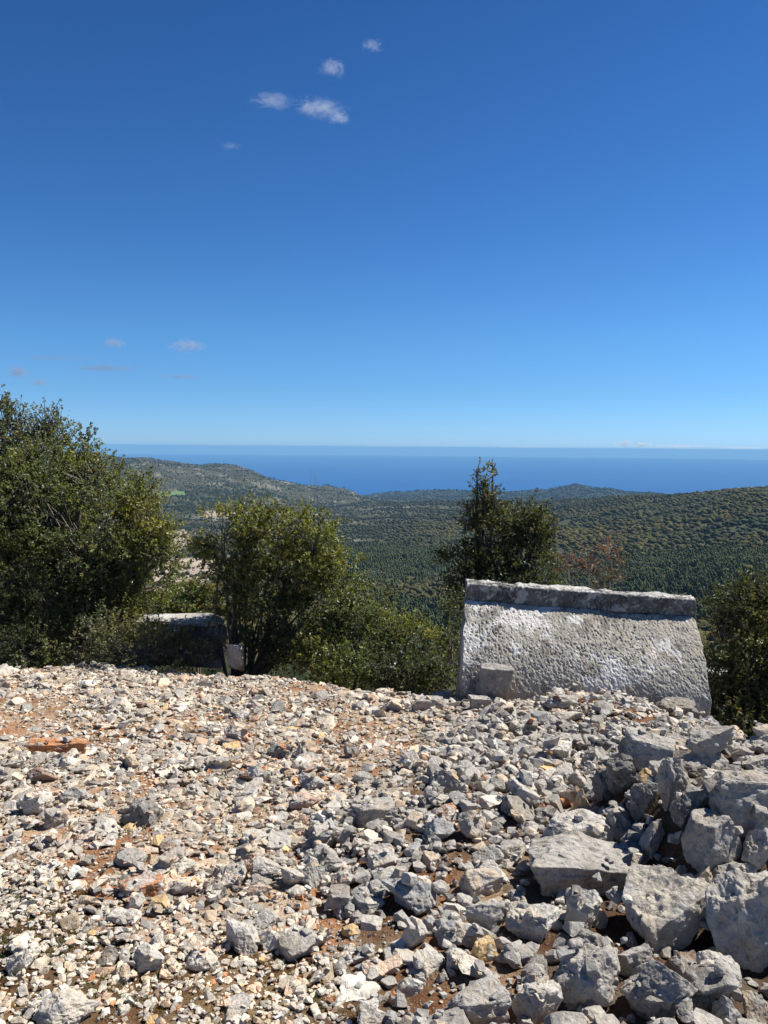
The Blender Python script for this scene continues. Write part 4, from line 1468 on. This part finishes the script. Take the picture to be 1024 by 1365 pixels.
ln_ = np.concatenate([g.normal(0, .7, (m_, nb, 2)), np.ones((m_, nb, 1))], 2) * hgt[..., None]
sd = unit(np.stack([-ln_[..., 1], ln_[..., 0], 0 * ln_[..., 0]], -1)) * g.uniform(.0008, .0022, (m_, nb, 1))
V = np.stack([P - sd, P + sd, P + ln_], 2).reshape(-1, 3)
T = np.arange(len(V)).reshape(-1, 3)
t = np.where(green[:, None], np.array([.085, .10, .035]), np.array([.21, .14, .065])) * (1 + .3 * g.standard_normal((m_, 1)).clip(-1.5, 2))
t = np.repeat(t, nb * 3, 0)
obj('dry_weeds', mesh('dry_weeds', V, T, M_LEAF, np.clip(t, .02, .5)), kind='stuff', cat='weeds', label='short dry weeds and green moss growing between the pale gravel')

# ------------------------------------------------------------------ small far things
M_METAL = tint_material('painted_metal', rough=.6)
for k, (px, ytop, lab) in enumerate(((414.5, 625, 'tall thin radio mast standing apart on the far ridge'), (419.6, 626, 'tall thin radio mast in the middle of the far three'),
                                     (422.2, 633, 'shortest of the three radio masts on the far ridge'))):
    P = at(px, 650, 3850)
    P[2] = float(ground_z(P[0], P[1]))
    top = at(px, ytop, P[1])[2]
    h = top - P[2]
    bag = Bag()
    w = 1.5
    c3 = [np.array([w * math.cos(q), w * math.sin(q), 0]) for q in (.3, 2.39, 4.49)]
    for q in c3:
        bag.add(*tube([q, q * .55 + [0, 0, h]], [.42, .30], 5), (.30, .29, .28))
    nseg = int(h / 5)
    for s in range(nseg):
        for q in range(3):
            f0, f1 = s / nseg, (s + 1) / nseg
            a = c3[q] * (1 - .45 * f0) + [0, 0, h * f0]
            b = c3[(q + 1) % 3] * (1 - .45 * f1) + [0, 0, h * f1]
            bag.add(*tube([a, b], [.15, .15], 4), (.32, .25, .24) if s % 4 < 2 else (.5, .5, .5))
    obj('radio_mast', bag.mesh('radio_mast', M_METAL), loc=P, label=lab, cat='radio mast', group='radio masts on the far ridge')
P = at(500.5, 777, 850)
P[2] = float(ground_z(P[0], P[1]))
h = float(at(497, 762, 850)[2] - P[2])
pole = bpy.data.objects.new('utility_pole', None)
col.objects.link(pole)
pole.location = [float(v) for v in P]
pole['label'], pole['category'] = 'pale utility pole with a crossarm among the valley pines', 'utility pole'
bag = Bag()
bag.add(*tube([(0, 0, -1), (-1.6, 0, h)], [.5, .34], 8), (.55, .54, .52))
obj('pole_shaft', bag.mesh('pole_shaft', M_METAL, True), pole)
bag = Bag()
bag.add(*tube([(-4, 0, h - .4), (3.2, 0, h + 1.2)], [.28, .24], 6), (.62, .61, .6))
obj('crossarm', bag.mesh('crossarm', M_METAL, True), pole)

# ------------------------------------------------------------------ clouds
mt, nt, out, N, L = nodes('cloud_vapour')
co = N('TexCoord').outputs['Object']
oi = N('ObjectInfo')
sc = N('VectorMath', operation='SCALE')
sc.inputs[0].default_value = (31.0, 47.0, 13.0)
L(oi.outputs['Random'], sc.inputs['Scale'])
ad = N('VectorMath', operation='ADD')
L(co, ad.inputs[0])
L(sc.outputs[0], ad.inputs[1])
st = N('Attribute', attribute_type='OBJECT', attribute_name='stretch')
mp = N('VectorMath', operation='MULTIPLY')
L(ad.outputs[0], mp.inputs[0])
L(st.outputs['Vector'], mp.inputs[1])
nz = noise(N, L, mp.outputs[0], 1.35, 9, .68, 1.8)
ln = N('VectorMath', operation='LENGTH')
L(co, ln.inputs[0])
fa = N('Math', operation='MULTIPLY_ADD')
L(ln.outputs['Value'], fa.inputs[0])
fa.inputs[1].default_value = -.46
fa.inputs[2].default_value = .13
th_ = N('Math', operation='ADD')
L(nz, th_.inputs[0])
L(fa.outputs[0], th_.inputs[1])
edge = ramp(N, L, th_.outputs[0], [(.38, 0.0), (.72, 1.0)])
dn = N('Attribute', attribute_type='OBJECT', attribute_name='dens')
dm = N('Math', operation='MULTIPLY')
L(edge, dm.inputs[0])
L(dn.outputs['Fac'], dm.inputs[1])
pv = N('VolumePrincipled')
pv.inputs['Anisotropy'].default_value = .3
pc = N('Attribute', attribute_type='OBJECT', attribute_name='albedo')
L(pc.outputs['Vector'], pv.inputs['Color'])
L(dm.outputs[0], pv.inputs['Density'])
L(pv.outputs[0], out.inputs['Volume'])
M_CLOUD = mt
CLOUDS = [
    (428, 144, 38, 13, 5200, 7.1, (.90, .95, 1), 'brightest small white cloud high in the blue sky'),
    (452, 157, 20, 9, 5250, 5.0, (.90, .95, 1), 'small bright tail trailing off the brightest white cloud'),
    (364, 134, 34, 12, 5200, 3.4, (.90, .95, 1), 'faint ragged wisp next to the brightest white cloud'),
    (441, 90, 22, 13, 5600, 4.1, (.90, .95, 1), 'small puff above the brightest white cloud'),
    (497, 60, 17, 8, 5600, 2.7, (.90, .95, 1), 'tiny topmost puff of cloud'),
    (308, 195, 18, 6, 5200, 1.4, (.90, .95, 1), 'barely visible wisp below the faint ragged one'),
    (249, 461, 34, 11, 12000, 5.1, (.74, .76, .86), 'pale lavender cloud low over the left'),
    (152, 457, 18, 9, 12000, 4.5, (.74, .76, .86), 'small round pale lavender cloud left of the wider one'),
    (145, 491, 66, 6, 12500, 6.0, (.46, .55, .72), 'long thin grey streak of cloud'),
    (70, 477, 72, 4, 12500, 4.2, (.46, .55, .72), 'thinnest grey streak nearest the left edge'),
    (238, 502, 52, 4.5, 12500, 4.5, (.46, .55, .72), 'slanting thin grey streak below the lavender cloud'),
    (24, 496, 20, 10, 11500, 5.1, (.66, .66, .74), 'grey puff low by the left edge above the trees'),
    (53, 510, 14, 7, 11500, 4.5, (.68, .66, .74), 'smaller grey puff just above the thin oak'),
    (832, 591, 15, 6, 52000, 6.0, (.90, .95, 1), 'white puff on the sea horizon at the right'),
    (856, 593, 18, 5, 52000, 6.8, (.90, .95, 1), 'wider white puff beside the first one on the horizon'),
    (905, 595, 60, 3.2, 53000, 5.2, (.90, .95, 1), 'thin white bank of cloud on the sea horizon'),
    (700, 596, 70, 2.6, 53000, 3.2, (.90, .95, 1), 'faint white bank of cloud on the horizon behind the tall leader'),
    (520, 595, 75, 2.4, 53000, 2.6, (.90, .95, 1), 'faint white bank of cloud in the middle of the horizon'),
    (300, 594, 80, 2.4, 53000, 2.4, (.90, .95, 1), 'faint white bank of cloud above the left hill'),
    (990, 597, 55, 3.0, 53000, 4.8, (.90, .95, 1), 'thin white bank of cloud at the right end of the horizon'),
]
V0, T0 = ico(2)
for (px, py, rx, ry, D, dens, alb, lab) in CLOUDS:
    d = pdir(px, py)
    P = np.array([0, 0, CAMZ]) + d / np.linalg.norm(d) * D
    s = 1.25 * D / FPX
    o = obj('cloud', mesh('cloud', V0, T0, M_CLOUD), loc=P, label=lab, cat='cloud', group='small clouds in the clear sky')
    o.scale = (rx * s, .5 * (rx + ry) * s, ry * s)
    o['dens'] = dens * (.55 if py < 200 else (.7 if py < 550 else .9)) / ((rx + ry) * s)
    o['albedo'] = alb
    k = max(1.0, min(rx / ry, 5.0))
    o['stretch'] = (1.2 * k**.35, 1.2, .9)
# ------------------------------------------------------------------ the air
mt, nt, out, N, L = nodes('haze')
pv = N('VolumePrincipled')
pv.inputs['Color'].default_value = (.29, .63, 1.0, 1)
pv.inputs['Density'].default_value = 4.9e-5
pv.inputs['Anisotropy'].default_value = 0.0
L(pv.outputs[0], out.inputs['Volume'])
a, b, z0, z1 = 42000.0, 42000.0, SEA_Z - 140.0, CAMZ + 14.0
V = np.array([(x, y, z) for z in (z0, z1) for y in (-b, b) for x in (-a, a)])
Q = np.array([(0, 2, 3, 1), (4, 5, 7, 6), (0, 1, 5, 4), (2, 6, 7, 3), (0, 4, 6, 2), (1, 3, 7, 5)])
obj('haze', mesh('haze', V, Q, mt), kind='stuff', cat='haze', label='thin bluish haze over the valley and the sea')
